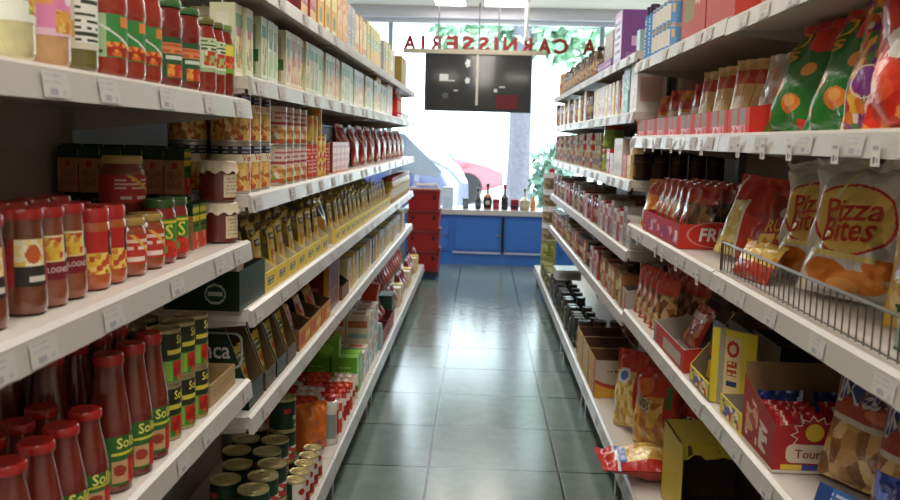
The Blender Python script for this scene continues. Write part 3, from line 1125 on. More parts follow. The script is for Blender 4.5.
# sauce bricks
BR = art('3f7a30', ('r', 0, .62, 1, .72, 'e8d83c'), ('r', 0, .80, 1, .95, 'c8c83c'), ('r', .1, .48, .9, .56, '26422a'), ('r', 0, 0, 1, .40, 'd8482c'), ('n', .1, .02, .9, .4, ['e86848', 'd03a24', 'f0a088'], 4, 4, 4))
BK = art('b87e58', ('r', 0, .78, 1, 1, '20381f'), ('e', .5, .62, .12, .07, 'a8342c'), ('t', .15, .12, .85, .5, 'a06c48', 6))
brick = carton('sauce_brick', .046, .034, .1, '23402a', front=BR, side=BK, top='2a4a2c', n=(8, 16), fin=True)
for k in range(2):
    put(brick, (-.640, 1.985 + .052 * k, zB), RZL, 'small green and red sauce brick in front', 'carton', W_)
brk2 = carton('sauce_brick', .048, .048, .108, '20381f', front=BK, side=BR, top='2a3a26', n=(8, 16), fin=True)
for k in range(6):
    x = -.72 - .051 * k
    put(brk2, (x, 2.075, zB), 0, 'dark green lower-layer sauce brick', 'carton', W_, group='dark green sauce bricks at the bay end')
    put(brk2, (x, 2.075, zB + .1145), 0, 'dark green upper-layer sauce brick', 'carton', W_, group='dark green sauce bricks at the bay end')
jdk = jar('dark_lid_jar', '5a2a18', '2c2420', art('3a2a24', ('t', .3, .2, .7, .8, 'a08040', 3)), h=.115, r=.034, lz=(.2, .7), neck=.86)
# jam jars with paper covers
def jam():
    r, h = .043, .098
    g = G()
    g.lathe([(r * .85, 0), (r, .005), (r, h * .80), (r * .93, h * .88), (r * .93, h * .95)], 24, '5e1c14')
    parts = [('glass_body', g.mesh('glass_body', 'glass'), [])]
    g = G()
    n = 48
    i = len(g.v)
    for j, (rr, z) in enumerate(((r * 1.12, h * .73), (r * 1.03, h * .84), (r * 1.01, h * .97), (r * .9, h))):
        for k in range(n):
            w_ = 1 + (.05 * math.sin(k * 2.1) if j < 2 else 0)
            a = 2 * math.pi * k / n
            g.v.append((rr * w_ * math.cos(a), rr * w_ * math.sin(a), z + (.004 * math.sin(k * 1.3) if j == 0 else 0)))
    for j in range(3):
        for k in range(n):
            a, b_ = i + j * n + k, i + j * n + (k + 1) % n
            g.face((a, b_, b_ + n, a + n), 'd9cbb2')
    g.face([i + 3 * n + k for k in range(n)], 'd9cbb2')
    parts.append(('paper_cover', g.mesh('paper_cover', 'paper'), []))
    g = G()
    g.band(r * 1.01, .012, .066, art('d8c9a8', ('t', .1, .1, .9, .9, 'a89878', 5)), 16, 14, .62)
    parts.append(('label', g.mesh('label', 'paper'), []))
    return 'jam_jar', parts


jj = jam()
put(jj, (-.628, 2.125, zB), RZL - .3, 'paper-covered dark red jam jar, lower of two,', 'jar', W_)
put(jj, (-.630, 2.12, zB + .0985), RZL - .35, 'paper-covered dark red jam jar, upper of two,', 'jar', W_)
for k in range(4):
    put(jdk, (-.80 - .07 * (k % 3), 1.62 + .09 * k, zB), RZL, 'dark-lidded jar at the back', 'jar', W_)

# ---- near bay, lower shelf: bottles of sieved tomato, tins
W_ = 'on the near left lower shelf'
zC = .916
SOL = art('2f6a2c', ('r', .36, .05, .50, .50, 'c8a070'), ('e', .43, .3, .05, .12, 'a03828'), ('n', .5, .0, .72, .55, ['c8281c', 'a81c14', 'd84a30'], 16, 6, 3), ('r', .36, .60, .66, .66, 'd8d040'))
STX = ('Solis', .044, .019, 'e8e070')


def passata(h, r, lidr, kind):
    pr = [(r * .85, 0), (r * .98, .004), (r, .012), (r, .45 * h), (r * .96, .52 * h), (r * .70, .80 * h), (r * .64, .86 * h), (r * .64, .92 * h)]
    return bottle(kind, pr, '6e2215', ([(lidr, h * .92), (lidr * 1.02, h * .93), (lidr * 1.02, h * .985), (lidr * .94, h), (lidr * .7, h - .0015)], 'b02420'), SOL, (.014, .42 * h), r * 1.012, text=[STX + (.37 * h,)], capn='lid')


tall = passata(.238, .0355, .0245, 'passata_bottle')
short = passata(.172, .0345, .025, 'tomato_bottle')
for X, y in ((-.622, 1.455), (-.612, 1.535), (-.606, 1.618)):
    put(tall, (X, y, zC), RZL - .3, 'tall red-lidded tomato bottle in the front row', 'bottle', W_)
for X, y in ((-.72, 1.445), (-.712, 1.52), (-.70, 1.595), (-.70, 1.67), (-.80, 1.45), (-.80, 1.56)):
    put(tall, (X, y, zC), RZL - .3, 'tall tomato bottle in the shadow behind', 'bottle', W_)
for X, y, d in ((-.620, 1.20, 'front'), (-.618, 1.272, 'front'), (-.618, 1.352, 'front'), (-.694, 1.205, 'second'), (-.690, 1.28, 'second'), (-.690, 1.355, 'second'), (-.765, 1.215, 'third'), (-.765, 1.31, 'third'), (-.62, 1.12, 'front')):
    put(short, (X, y, zC), RZL - .3, f'short red-lidded tomato bottle in the {d} row', 'bottle', W_)
CSOL = art('2c3422', ('r', 0, .72, 1, .98, '2a2c20'), ('r', .36, .58, .66, .66, 'd8cc48'), ('r', .0, 0, 1, .46, '4f8a34'), ('n', .42, .02, .68, .44, ['c8301c', 'd85030', '3f7a2c', 'a82018'], 15, 6, 8), ('r', .30, .02, .40, .44, '8ab84a'))
csol = can('tomato_tin', CSOL, .112, .034, 'b9a878', text=[('Solis', .036, .018, 'e8e060', .092, .008)])
for k, y in enumerate((1.722, 1.795, 1.868)):
    for t in range(2):
        put(csol, (-.624 + .005 * k, y, zC + t * .1125), RZL - .3 + .2 * t, ('lower' if t == 0 else 'upper') + ' tomato tin with green picture label', 'tin', W_)
for k, y in enumerate((1.74, 1.815)):
    for t in range(2):
        put(csol, (-.70, y, zC + t * .1125), RZL + .1, ('lower' if t == 0 else 'upper') + ' tomato tin standing behind', 'tin', W_)
put(tray('cardboard_tray', .20, .17, .05, .05, 'b09468', inner='a88c60', front=art('b09468', ('t', .1, .3, .9, .7, '8c7450', 2))), (-.590, 2.02, zC), RZL, 'beige open cardboard tray at the bay end', 'box', W_)

# ================================================================== left far bays
# ---- upper carton shelf: rows of stock cartons
W_ = 'on the left carton shelf'
zA2 = 1.670
def stock(k, base, a, b_, c, y='e8e4d0'):
    return carton('stock_carton', .072, .062, .175, base, front=art(base, ('r', .08, .70, .92, .9, a), ('n', .1, .12, .9, .55, b_, 5, 7, k), ('r', .3, .56, .7, .66, c), ('r', 0, 0, 1, .06, y)), side=art(base, ('r', .2, .1, .8, .9, y), ('t', .1, .1, .9, .6, a, 9)), top='e9e6d8', n=(8, 16), fin=True)


SK = [stock(1, 'd8d8b4', '6a8e3c', ['d8a048', 'e8d090', '7a9a48'], 'b83c24'), stock(2, 'e2d8bc', '4a7a3c', ['c84c2c', 'd8c080', 'b09850'], '3a6a2c', 'b8b080'), stock(3, 'c8d4b0', '2c6a34', ['d8c088', '5a8a4c', 'c8a860'], 'd0b030', '88a070'), stock(4, 'e4cca8', 'b0301c', ['d88840', 'c85830', 'e8c070'], '982c18', 'd0a070'), stock(5, 'd4dcc0', '98b060', ['c0cc90', 'b0c47c', 'e8e8d0'], '5a9040')]
yel = carton('yellow_carton', .10, .07, .205, 'e2bd45', front=art('e2bd45', ('r', .1, .6, .9, .85, 'f0e0a0'), ('n', .15, .1, .85, .5, ['d88a30', 'f0d880', 'c87028'], 5, 6, 3)), side='d8b040', n=(8, 12))
names = ['pale green stock carton', 'cream stock carton with green band', 'white and green stock carton', 'cream stock carton with red band', 'light green broth carton']
y, k = 2.225, 0
while y < 5.1:
    j = [0, 0, 2, 2, 4, 4, 1, 1, 3, 3][k % 10]
    if k not in (2, 6):
        put(SK[j], (-.600 - (0 if k % 5 else .006), y, zA2), RZL + rnd.uniform(-.03, .03), names[j], 'carton', W_)
    if k % 2:
        put(SK[(j + 1) % 5], (-.68, y, zA2), RZL, 'stock carton in the row behind', 'carton', W_)
    y += .0775
    k += 1
for i in range(2):
    put(yel, (-.605, 5.18 + .11 * i, zA2), RZL, 'tall yellow carton', 'carton', W_)
for i in range(4):
    put(SK[4 if i % 2 else 2], (-.603, 5.375 + .085 * i, zA2), RZL, 'pale carton past the yellow ones', 'carton', W_)
beige = carton('pasta_pack', .16, .09, .205, 'd8b894', front=art('d8b894', ('n', .1, .1, .9, .9, ['e0c4a0', 'd0a880', 'e8d0b0'], 6, 8, 3)), n=(10, 12))
for i in range(2):
    put(beige, (-.61, 5.84 + .17 * i, zA2), RZL, 'beige pack', 'carton', W_)
redb = bottle('ketchup_bottle', [(.042, 0), (.044, .01), (.044, .14), (.03, .165), (.022, .172)], 'c01c18', ([(.026, .17), (.026, .196), (.022, .2)], 'c82820'), art('d83028', ('r', .42, .1, .58, .9, 'f0d8c0')), (.03, .13), .045)
for i in range(3):
    put(redb, (-.618, 6.24 + .12 * i, zA2), RZL, 'bright red sauce bottle', 'bottle', W_)
greyp = carton('grey_pack', .2, .12, .055, 'b8b0a4', front=art('b0a89c', ('r', .1, .2, .9, .8, '9a9286')), n=(8, 4))
for i in range(3):
    put(greyp, (-.60, 6.75 + .25 * i, zA2), RZL, 'flat grey pack at the far end', 'pack', W_)

# ---- top shelf: boxes
W_ = 'on the left top shelf'
zT2 = 1.913
boxes = {
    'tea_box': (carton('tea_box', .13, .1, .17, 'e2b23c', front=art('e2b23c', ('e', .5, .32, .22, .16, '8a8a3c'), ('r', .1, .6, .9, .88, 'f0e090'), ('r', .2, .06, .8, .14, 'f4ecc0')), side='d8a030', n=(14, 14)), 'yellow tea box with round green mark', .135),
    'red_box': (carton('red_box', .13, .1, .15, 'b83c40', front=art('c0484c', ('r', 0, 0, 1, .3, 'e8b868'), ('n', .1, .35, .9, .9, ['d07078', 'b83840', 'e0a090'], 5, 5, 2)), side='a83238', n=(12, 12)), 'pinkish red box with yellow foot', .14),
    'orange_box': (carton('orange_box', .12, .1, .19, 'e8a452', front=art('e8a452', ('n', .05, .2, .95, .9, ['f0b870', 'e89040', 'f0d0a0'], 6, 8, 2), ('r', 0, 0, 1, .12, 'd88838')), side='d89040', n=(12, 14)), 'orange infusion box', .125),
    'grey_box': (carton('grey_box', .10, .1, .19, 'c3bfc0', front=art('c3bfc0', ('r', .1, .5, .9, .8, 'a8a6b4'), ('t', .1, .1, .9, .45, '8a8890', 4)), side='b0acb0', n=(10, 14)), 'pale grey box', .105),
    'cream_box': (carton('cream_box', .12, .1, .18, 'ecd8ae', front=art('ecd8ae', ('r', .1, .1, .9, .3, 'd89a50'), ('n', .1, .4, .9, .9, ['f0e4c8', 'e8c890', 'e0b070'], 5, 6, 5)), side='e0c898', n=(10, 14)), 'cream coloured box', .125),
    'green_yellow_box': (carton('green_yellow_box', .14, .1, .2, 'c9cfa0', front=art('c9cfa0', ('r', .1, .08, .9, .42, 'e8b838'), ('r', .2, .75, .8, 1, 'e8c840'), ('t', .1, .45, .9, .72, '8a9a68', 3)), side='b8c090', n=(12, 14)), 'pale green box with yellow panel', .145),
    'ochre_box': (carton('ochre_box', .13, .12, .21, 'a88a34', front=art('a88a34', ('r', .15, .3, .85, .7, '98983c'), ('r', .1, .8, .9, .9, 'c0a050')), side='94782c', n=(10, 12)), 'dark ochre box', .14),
}
seq = ['red_box', 'red_box', 'tea_box', 'tea_box', 'tea_box', 'orange_box', 'orange_box', 'grey_box', 'grey_box', 'cream_box', 'orange_box', 'cream_box', 'green_yellow_box', 'green_yellow_box', 'green_yellow_box', 'green_yellow_box', 'grey_box', 'green_yellow_box', 'green_yellow_box', 'cream_box', 'grey_box', 'ochre_box', 'ochre_box', 'ochre_box']
y = 2.90
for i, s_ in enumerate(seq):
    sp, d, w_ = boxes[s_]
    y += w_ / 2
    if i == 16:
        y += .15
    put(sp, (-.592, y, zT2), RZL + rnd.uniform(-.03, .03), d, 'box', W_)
    y += w_ / 2 + .012
    if s_ == 'grey_box' and i > 16:
        y += .5
g = G()
for k in range(13):
    g.tube([(-.3 + .05 * k, 0, .003), (-.3 + .05 * k, 0, .09)], .002, '55524e', 5)
for z in (.005, .05, .09):
    g.tube([(-.31, 0, z), (.31, 0, z)], .003, '55524e', 5)
for k in range(7):
    g.tube([(-.3 + .1 * k, 0, .005), (-.3 + .1 * k, .25, .005)], .002, '55524e', 5)
put(('wire_tray', [('wire_tray', g.mesh('wire_tray', 'wire'), [])]), (-.585, 2.56, zT2), RZL, 'dark wire tray at the near end', 'tray', W_)
for i in range(4):
    put(boxes['grey_box'][0] if i % 2 else boxes['cream_box'][0], (-.62, 2.36 + .13 * i, zT2 + .008), RZL, 'box standing in the wire tray', 'box', W_)

# ---- tin shelf
W_ = 'on the left tin shelf'
zB2 = 1.381
SAL = art('b07a3c', ('n', 0, 0, 1, .60, ['d8b060', 'c8703c', 'a87a3c', 'e8c880', 'b85830', 'e0b868', 'd89848', 'f0d8a0'], 40, 10, 3), ('r', 0, .62, 1, .82, 'e8dcc0'), ('r', 0, .82, 1, 1, '2a2a30'), ('t', 0, .82, 1, 1, '9aa0b8', 2))
salad = can('salad_tin', SAL, .125, .05, 'b8b4ac', nu=44, nv=20, text=[('Verano', .07, .018, 'c05a24', .089)])
tuna = can('pale_tin', art('d8c4b8', ('r', 0, .55, 1, .62, 'a84848'), ('n', .3, 0, .75, .5, ['c87848', '8a9a48', 'e0b078', 'b85a3c', 'e8d8c8'], 20, 7, 4), ('t', .1, .66, .9, .95, 'b06a6a', 2)), .115, .048, 'c8c0b8', nu=34, nv=16)
yred = can('yellow_tin', art('e2b84c', ('n', .3, .05, .75, .95, ['e8c860', 'd87830', 'c84828', 'f0e0a0'], 14, 9, 6), ('r', 0, 0, .34, 1, 'c8a040')), .155, .038, 'c8b060', nu=26, nv=18)
rcan = can('red_tin', art('c84838', ('t', .1, .1, .9, .9, 'e8b0a0', 7), ('r', .6, 0, .8, 1, 'e8c8b8')), .125, .037, 'c0a080', nu=22, nv=16)
for X in (-.63, -.738):
    for i, y in enumerate((2.232, 2.338, 2.444)):
        for t in range(2):
            put(salad, (X, y, zB2 + .1255 * t), RZL + .1 * i, ('lower' if t == 0 else 'upper') + (' front' if X > -.7 else ' back') + ' dark-banded tin of mixed salad', 'tin', W_)
for i, y in enumerate((2.65, 2.752, 2.854, 2.956)):
    for t in range(2):
        put(tuna, (-.622, y, zB2 + .1165 * t), RZL - .35 + .1 * i, ['lower', 'middle', 'upper'][t] + ' pale pink tin', 'tin', W_)
    put(tuna, (-.73, y, zB2), RZL, 'pale pink tin at the back', 'tin', W_)
    put(tuna, (-.73, y, zB2 + .1165), RZL, 'pale pink tin at the back, second tier', 'tin', W_)
for i, y in enumerate((3.07, 3.15)):
    put(rcan, (-.615, y, zB2), RZL, 'lower red tin with pale lettering', 'tin', W_)
for i, y in enumerate((3.24, 3.322, 3.404)):
    put(rcan if i == 2 else yred, (-.615, y, zB2), RZL + .3, 'yellow tin' if i < 2 else 'single red tin', 'tin', W_)
for i, y in enumerate((3.07, 3.15, 3.235)):
    put(can('yellow_tin', art('c8a84c', ('r', .5, 0, .62, 1, 'e8c050'), ('d', .4, .70, .78, 'e87830')), .092, .038, 'c8b060') if i or 1 else yred, (-.615, y, zB2 + (.1255 if i < 2 else .1555)), RZL, 'upper yellow tin', 'tin', W_)
rbx = carton('red_pack', .105, .07, .125, 'c87048', front=art('c8704c', ('r', .06, .05, .46, .95, 'd88a60'), ('r', .54, .05, .94, .95, 'd88a60'), ('t', 0, .05, 1, .95, 'b04a30', 4)), side='8a4028', n=(10, 10))
for i in range(4):
    put(rbx, (-.60, 3.66 + .108 * i, zB2), RZL, 'orange-red carton', 'carton', W_)
rbag = bag('red_pasta_bag', .15, .21, .07, art('b8281f', ('r', .3, .1, .7, .45, 'e0c8a0'), ('r', .2, .55, .8, .75, 'd84838'), ('d', .6, .5, .56, 'f0e0d0')), 'a82820', nu=14, nv=16, sd=4)
for i in range(20):
    put(rbag, (-.615 - .02 * (i % 2), 4.20 + .168 * i, zB2), RZL + rnd.uniform(-.1, .1), 'red bag with clear window', 'bag', W_, tilt=(-.12, 0))

# ---- soup packet shelf
W_ = 'on the left soup shelf'
zC2 = 1.092
gt = tray('green_tray', .26, .19, .10, .10, '1c3424', inner='3a3428', front=art('22402a', ('r', .05, .1, .5, .9, '1a3020')), side=art('182c1e', ('e', .68, .42, .14, .26, 'b0b8a8'), ('e', .68, .42, .12, .2, '24402c'), ('r', .58, .38, .78, .48, 'c0c8b8')), n=(24, 16), m='cardgloss')
put(gt, (-.585, 2.275, zC2), RZL, 'dark green open tray at the near end', 'box', W_)
pinkb = carton('snack_pack', .07, .05, .12, 'e0b8a0', front=art('e0b8a0', ('n', .1, .1, .9, .9, ['f0d0b8', 'c86848', 'e8e0d0'], 4, 5, 2)), n=(8, 8))
for i in range(2):
    put(pinkb, (-.612 - .07 * i, 2.25, zC2 + .004), RZL, 'pale pink packet in the green tray', 'packet', W_)
YB = art('d9bd4a', ('r', .12, .1, .88, .9, 'd9bd4a'), ('r', .3, .25, .7, .45, '3a4a5a'))
sdb = tray('soup_display', .135, .2, .055, .185, 'e2cc5c', inner='dccfa8', front=art('ecd04c', ('r', .22, .3, .78, .7, '4f5a60'), ('t', .25, .3, .75, .7, 'd8d0a0', 2)), side=art('bfb39c', ('r', .93, 0, 1, 1, 'e0c850'), ('r', 0, .94, 1, 1, 'e0c850')), n=(14, 10), lip='e4d070')
pouch = bag('soup_pouch', .085, .165, .02, art('f0d448', ('r', .2, .76, .8, .86, '4a4c48'), ('t', .2, .76, .8, .86, 'd8d0a0', 1), ('n', .15, .08, .85, .55, ['d89a48', 'e8d8a0', 'c87838', 'e8c850'], 6, 7, 3), ('r', 0, .6, 1, .66, 'f0e080')), 'd8bc48', m='card', nu=12, nv=16, seal=.05, sd=2)
y = 2.476
for i in range(22):
    if y > 5.9:
        break
    put(sdb, (-.585, y, zC2), RZL, 'yellow-edged cardboard soup display', 'box', W_)
    for j in range(3):
        put(pouch, (-.602 - .05 * j - rnd.uniform(0, .006), y + rnd.uniform(-.006, .006), zC2 + .005), RZL + rnd.uniform(-.05, .05), ['front', 'middle', 'back'][j] + ' yellow soup packet in its display', 'packet', W_, tilt=(-.1 - .04 * j + rnd.uniform(-.02, .02), rnd.uniform(-.07, .07)), sc=rnd.uniform(.9, 1.03))
    y += .148 + (.16 if i in (6,) else 0)
bb = tray('brown_display', .2, .24, .06, .21, '6a4a30', inner='3a2c20', front=art('7a5434', ('r', .1, .2, .9, .8, '8a6038')), n=(8, 6))
big = tray('grey_display', .17, .22, .10, .22, 'b5a88f', inner='8a7f6c', front=art('b9ad96', ('r', .4, .1, .6, .8, '8c8474')), side=art('b5a88f', ('r', .2, .1, .75, .62, '9c917c'), ('r', .3, .1, .66, .5, 'b5a88f')), n=(14, 14))
g_ = bag('yellow_bag', .15, .19, .06, art('dcc03c', ('n', .1, .1, .9, .55, ['d8a030', 'e8d860', 'c87030', 'a8b040'], 5, 6, 3), ('r', .1, .62, .9, .82, '3a4048')), 'd0b848', nu=12, nv=14, sd=9)
put(g_, (-.60, 3.516, zC2), RZL, 'plump yellow bag standing between the packet displays', 'bag', W_, tilt=(-.12, .05))
rlj = jar('red_lid_jar', 'b8923c', 'b02820', art('c8a850', ('n', .3, .1, .7, .9, ['d8c080', 'b89040', 'e8d8a0'], 14, 6, 3), ('r', .38, .2, .5, .9, 'e8e8e0')), h=.17, r=.045, neck=.84, lz=(.1, .62), seg=14, nu=16, nv=10)
y = 6.0
for i in range(13):
    put(rlj, (-.62, y, zC2), RZL, 'golden jar with red lid', 'jar', W_)
    y += .11

# ---- sauce mix shelf (displays)
W_ = 'on the left display shelf'
zD2 = .813
def slanted(kind, w, d, h, hl, col, txt=None):
    """display carton whose side walls slant down to a low front edge; shows its side (text) to the near end"""
    g = G()
    t = .004
    pl = [(0, 0), (d, 0), (d, h), (d * .17, h), (0, hl)]           # (depth, height)
    for sx in (-1, 1):
        x = sx * w / 2
        a = [(x, p[0], p[1]) for p in pl]
        b_ = [(x - sx * t, p[0], p[1]) for p in pl]
        i = g.add(*a)
        g.face([i + k for k in (range(5) if sx > 0 else reversed(range(5)))], col)
        i = g.add(*b_)
        g.face([i + k for k in (reversed(range(5)) if sx > 0 else range(5))], '6a5438')
        for k in range(2, 5):
            j = (k + 1) % 5
            g.quad(a[k], a[j], b_[j], b_[k], '8a7048')
    g.box(-w / 2, w / 2, 0, t, 0, hl, col)
    g.box(-w / 2, w / 2, d - t, d, 0, h, col, front='6a5438')
    g.box(-w / 2, w / 2, 0, d, 0, t, col, top='6a5438')
    sub = []
    if txt:
        q = text_mesh(txt, .135, .045, 'cfcac4', z=h * .74, y=d * .32, x=-w / 2 - .0016, face=-math.pi / 2)
        sub = [('lettering', q)]
        gg = G()
        x, yc, zc = -w / 2 - .0013, d * .32, h * .74
        pts = []
        for k in range(4):
            for a in range(6):
                q2 = (k * 90 + a * 18) * math.pi / 180
                cx, cz = (.075 if k in (0, 3) else -.075), (.022 if k in (0, 1) else -.022)
                pts.append((cx + .02 * math.cos(q2), cz + .02 * math.sin(q2)))
        for k in range(24):
            p, q3 = pts[k], pts[(k + 1) % 24]
            s1 = 1.06
            gg.quad((x, yc + p[0], zc + p[1]), (x, yc + q3[0], zc + q3[1]), (x, yc + q3[0] * s1, zc + q3[1] * 1.14), (x, yc + p[0] * s1, zc + p[1] * 1.14), '9aa09a')
        sub.append(('badge_outline', gg.mesh('badge_outline', 'ink', smooth=False)))
    return kind, [('carton_body' if sub else kind, g.mesh(kind, 'cardgloss', smooth=False), sub)]


put(slanted('green_display_box', .16, .36, .215, .06, '1d3526', 'Blanca'), (-.585, 2.31, zD2), RZL, 'dark green display carton with slanted side and pale badge', 'box', W_)
YP = art('d8c040', ('r', .15, .66, .85, .84, '3c6a40'), ('t', .15, .66, .85, .84, 'e8e0a0', 2), ('n', .1, .05, .9, .55, ['e0c850', 'c85a30', '4a8a3c', 'e8e0a0'], 5, 7, 2))
ypk = bag('sauce_packet', .11, .15, .018, YP, 'c8b040', m='card', nu=10, nv=14, seal=.05, sd=6)
for j in range(3):
    put(ypk, (-.605 - .05 * j, 2.31, zD2 + .006), RZL, 'yellow packet in the dark green display', 'packet', W_, tilt=(-.18, 0))
bsl = slanted('brown_display_box', .13, .34, .2, .05, '4a3a26')
gsl = slanted('green_display_box', .13, .34, .2, .05, '24402c')
y = 2.475
for i in range(3):
    put(bsl if i != 1 else gsl, (-.585, y, zD2), RZL, ['brown slanted display carton', 'dark green slanted display carton', 'brown slanted display carton'][i], 'box', W_)
    for j in range(2):
        put(ypk, (-.60 - .06 * j, y, zD2 + .006), RZL, ['front', 'back'][j] + ' yellow and green packet in a slanted display', 'packet', W_, tilt=(-.2, 0))
    y += .145
ora = tray('orange_display', .2, .26, .07, .15, '8a5c2c', inner='5a4024', front=art('c88a34', ('r', .1, .2, .5, .8, 'c84830'), ('r', .55, .3, .9, .6, 'e0c060')), side='7a5028', n=(12, 8))
opk = bag('orange_packet', .13, .13, .03, art('c89a40', ('r', .1, .5, .9, .8, 'b04828'), ('n', .1, .1, .9, .45, ['e0c070', 'd89838', 'e8e0c0'], 5, 5, 3)), 'b8903c', m='card', nu=10, nv=12, sd=8)
for i in range(3):
    yy = 2.98 + .21 * i
    put(ora, (-.585, yy, zD2), RZL, 'low orange display tray', 'box', W_)
    for j in range(3):
        put(opk, (-.618 - .065 * j, yy + rnd.uniform(-.012, .012), zD2 + .005), RZL + rnd.uniform(-.08, .08), ['front', 'middle', 'back'][j] + ' orange packet in a low tray', 'packet', W_, tilt=(-.25, rnd.uniform(-.08, .08)))
mar = carton('maroon_box', .26, .16, .2, '6e1c1e', front=art('6e1c1e', ('r', .88, 0, 1, 1, 'c8983c'), ('t', .25, .35, .7, .5, 'a85a54', 1)), side=art('701e20', ('r', .86, 0, 1, 1, 'c8983c'), ('t', .3, .4, .7, .52, 'b87068', 1)), n=(14, 12))
put(mar, (-.60, 3.68, zD2), RZL, 'maroon carton with golden edge', 'box', W_)
put(bb, (-.59, 3.93, zD2), RZL, 'brown cardboard display past the maroon carton', 'box', W_)
cols = [('e0d2a8', 'cream'), ('d8b848', 'yellow'), ('8fa050', 'olive green'), ('c8c8c4', 'pale grey'), ('5a7ab0', 'blue')]
y = 4.12
for i in range(24):
    c, n_ = cols[[0, 1, 0, 2, 1, 3, 0, 4, 1, 0, 3, 2][i % 12]]
    key = 'D' + n_
    if key not in boxes:
        boxes[key] = carton('small_pack', .11, .08, .15, c, front=art(c, ('n', .1, .1, .9, .6, ['e8dcb8', 'c87840', 'd8c070', c], 5, 6, i), ('r', .1, .68, .9, .88, 'e8e4d8')), n=(8, 10))
    put(boxes[key], (-.60, y, zD2), RZL + rnd.uniform(-.1, .1), n_ + ' packet', 'packet', W_)
    y += .135

# ---- floor-level shelf
W_ = 'on the left bottom shelf'
z0 = BASE
BTM = art('24402c', ('r', 0, .86, 1, 1, '1c3424'), ('n', .38, .05, .68, .5, ['b82820', 'e8e4dc', 'c84838', '3a6a3c'], 14, 7, 4), ('r', .70, .1, .8, .9, '7a8a78'), ('e', .3, .66, .05, .1, 'c83c34'))
bigc = can('big_tin', BTM, .118, .049, 'dccf98', nu=34, nv=16)
BT2 = art('d8d4cc', ('r', 0, .0, .34, 1, '2c4a34'), ('n', .4, .02, .66, .4, ['a81c1c', 'c83028', '701414'], 12, 5, 7), ('e', .5, .72, .06, .12, 'b02420'))
whc = can('cherry_tin', BT2, .118, .037, 'dccf98', nu=26, nv=16)
spots = [(-.668, 2.60), (-.665, 2.71), (-.662, 2.82), (-.705, 2.93), (-.775, 2.67), (-.772, 2.80), (-.81, 2.93), (-.81, 3.05), (-.705, 3.05), (-.705, 3.17), (-.81, 3.18)]
for X, y in spots:
    for t in range(2):
        put(bigc, (X, y, z0 + t * .1192), RZL - .75 + rnd.uniform(-.25, .25), ('lower' if t == 0 else 'upper') + (' front' if X > -.72 else ' back') + ' gold-topped vegetable tin', 'tin', W_)
put(bigc, (-.705, 3.17, z0 + .238), RZL + .3, 'gold-topped vegetable tin on top of two others', 'tin', W_)
for X, y in ((-.612, 3.14), (-.612, 3.225), (-.612, 3.31), (-.612, 2.98), (-.612, 3.06)):
    put(whc, (X + .008, y, z0), RZL - .7, 'white tin with cherry picture', 'tin', W_)
obag = bag('orange_bag', .15, .205, .13, art('d8701c', ('e', .5, .62, .14, .10, 'c85a14'), ('e', .52, .64, .05, .045, '8a6a70'), ('r', .3, .15, .7, .25, 'b84a14'), ('t', .25, .3, .75, .45, 'a85018', 3)), 'd06a1c', m='film', nu=22, nv=26, sd=5, pinch=.02, seal=.05)
put(obag, (-.64, 3.55, z0), RZL - .9, 'bright orange plastic bag of lentils', 'bag', W_)
put(obag, (-.80, 3.60, z0), RZL - .9, 'orange plastic bag behind the gold tins', 'bag', W_)
wb = bottle('white_spray_tin', [(.034, 0), (.036, .004), (.036, .17), (.03, .185), (.02, .19)], 'cdccc6', ([(.022, .188), (.024, .192), (.024, .21), (.02, .213)], 'a82424'), art('d4d2ca', ('r', .42, .2, .62, .9, 'b8303a'), ('r', .2, .1, .4, .8, '8a9490')), (.01, .165), .0368)
put(wb, (-.60, 3.70, z0), RZL, 'white tall tin with red cap at the shelf edge', 'tin', W_)
RP = art('b42420', ('r', 0, .55, 1, .8, 'e8dcd0'), ('r', .2, .85, .8, 1, 'd8482c'), ('e', .5, .3, .25, .2, 'd8452c'))
rpk = bag('rice_pack', .12, .135, .07, RP, 'b83428', m='film', nu=14, nv=18, sd=3, pinch=.0, seal=.05)
rp3 = bag('rice_pack', .12, .135, .07, art('e4dcd0', ('r', 0, .3, 1, .55, 'b8302a'), ('r', .2, .65, .8, .9, 'd8a080')), 'd8d0c4', m='film', nu=14, nv=18, sd=8, pinch=.0, seal=.05)
rp2 = bag('rice_pack', .12, .135, .07, art('d84a2c', ('r', 0, .5, 1, .75, 'f0e4d8'), ('r', .1, .1, .9, .4, 'a82418')), 'e8845c', m='film', nu=14, nv=18, sd=5, pinch=.0, seal=.05)
for i in range(7):
    for j, X in enumerate((-.645, -.772, -.90)):
        put([rp2, rpk, rp3][(i * 2 + j + (i // 3)) % 3], (X + rnd.uniform(-.006, .006), 3.80 + .085 * i, z0), RZL - math.pi / 2 + rnd.uniform(-.03, .03), ['front', 'middle', 'back'][j] + ' row red and white rice pack', 'pack', W_)
blc = bottle('pale_blue_tin', [(.033, 0), (.035, .004), (.035, .15), (.03, .16)], '9fb4b4', ([(.03, .158), (.031, .163), (.03, .166)], 'c0c4c0'), art('8fb0b4', ('r', .4, .1, .6, .9, 'c8d4d0')), (.01, .145), .0358)
for i in range(1):
    put(blc, (-.592, 5.44 - .0 * i + .0, z0), RZL, 'narrow pale blue tin at the shelf edge', 'tin', W_)
grn = carton('green_box', .09, .13, .2, '6fae2c', front=art('74b430', ('r', .1, .5, .9, .8, '8ac848'), ('t', .2, .2, .8, .45, 'c83c54', 2)), side=art('66a428', ('t', .2, .2, .8, .8, 'a8d070', 4)), top='8cc850', n=(10, 12), text=None)
grh = carton('green_box', .2, .13, .085, '6fae2c', front=art('7cba34', ('t', .2, .3, .8, .7, 'b03c50', 1)), side=art('6aa82c', ('e', .5, .5, .3, .3, '8cc850')), top=art('84c040', ('t', .2, .2, .8, .8, 'c83c54', 3)), n=(12, 10))
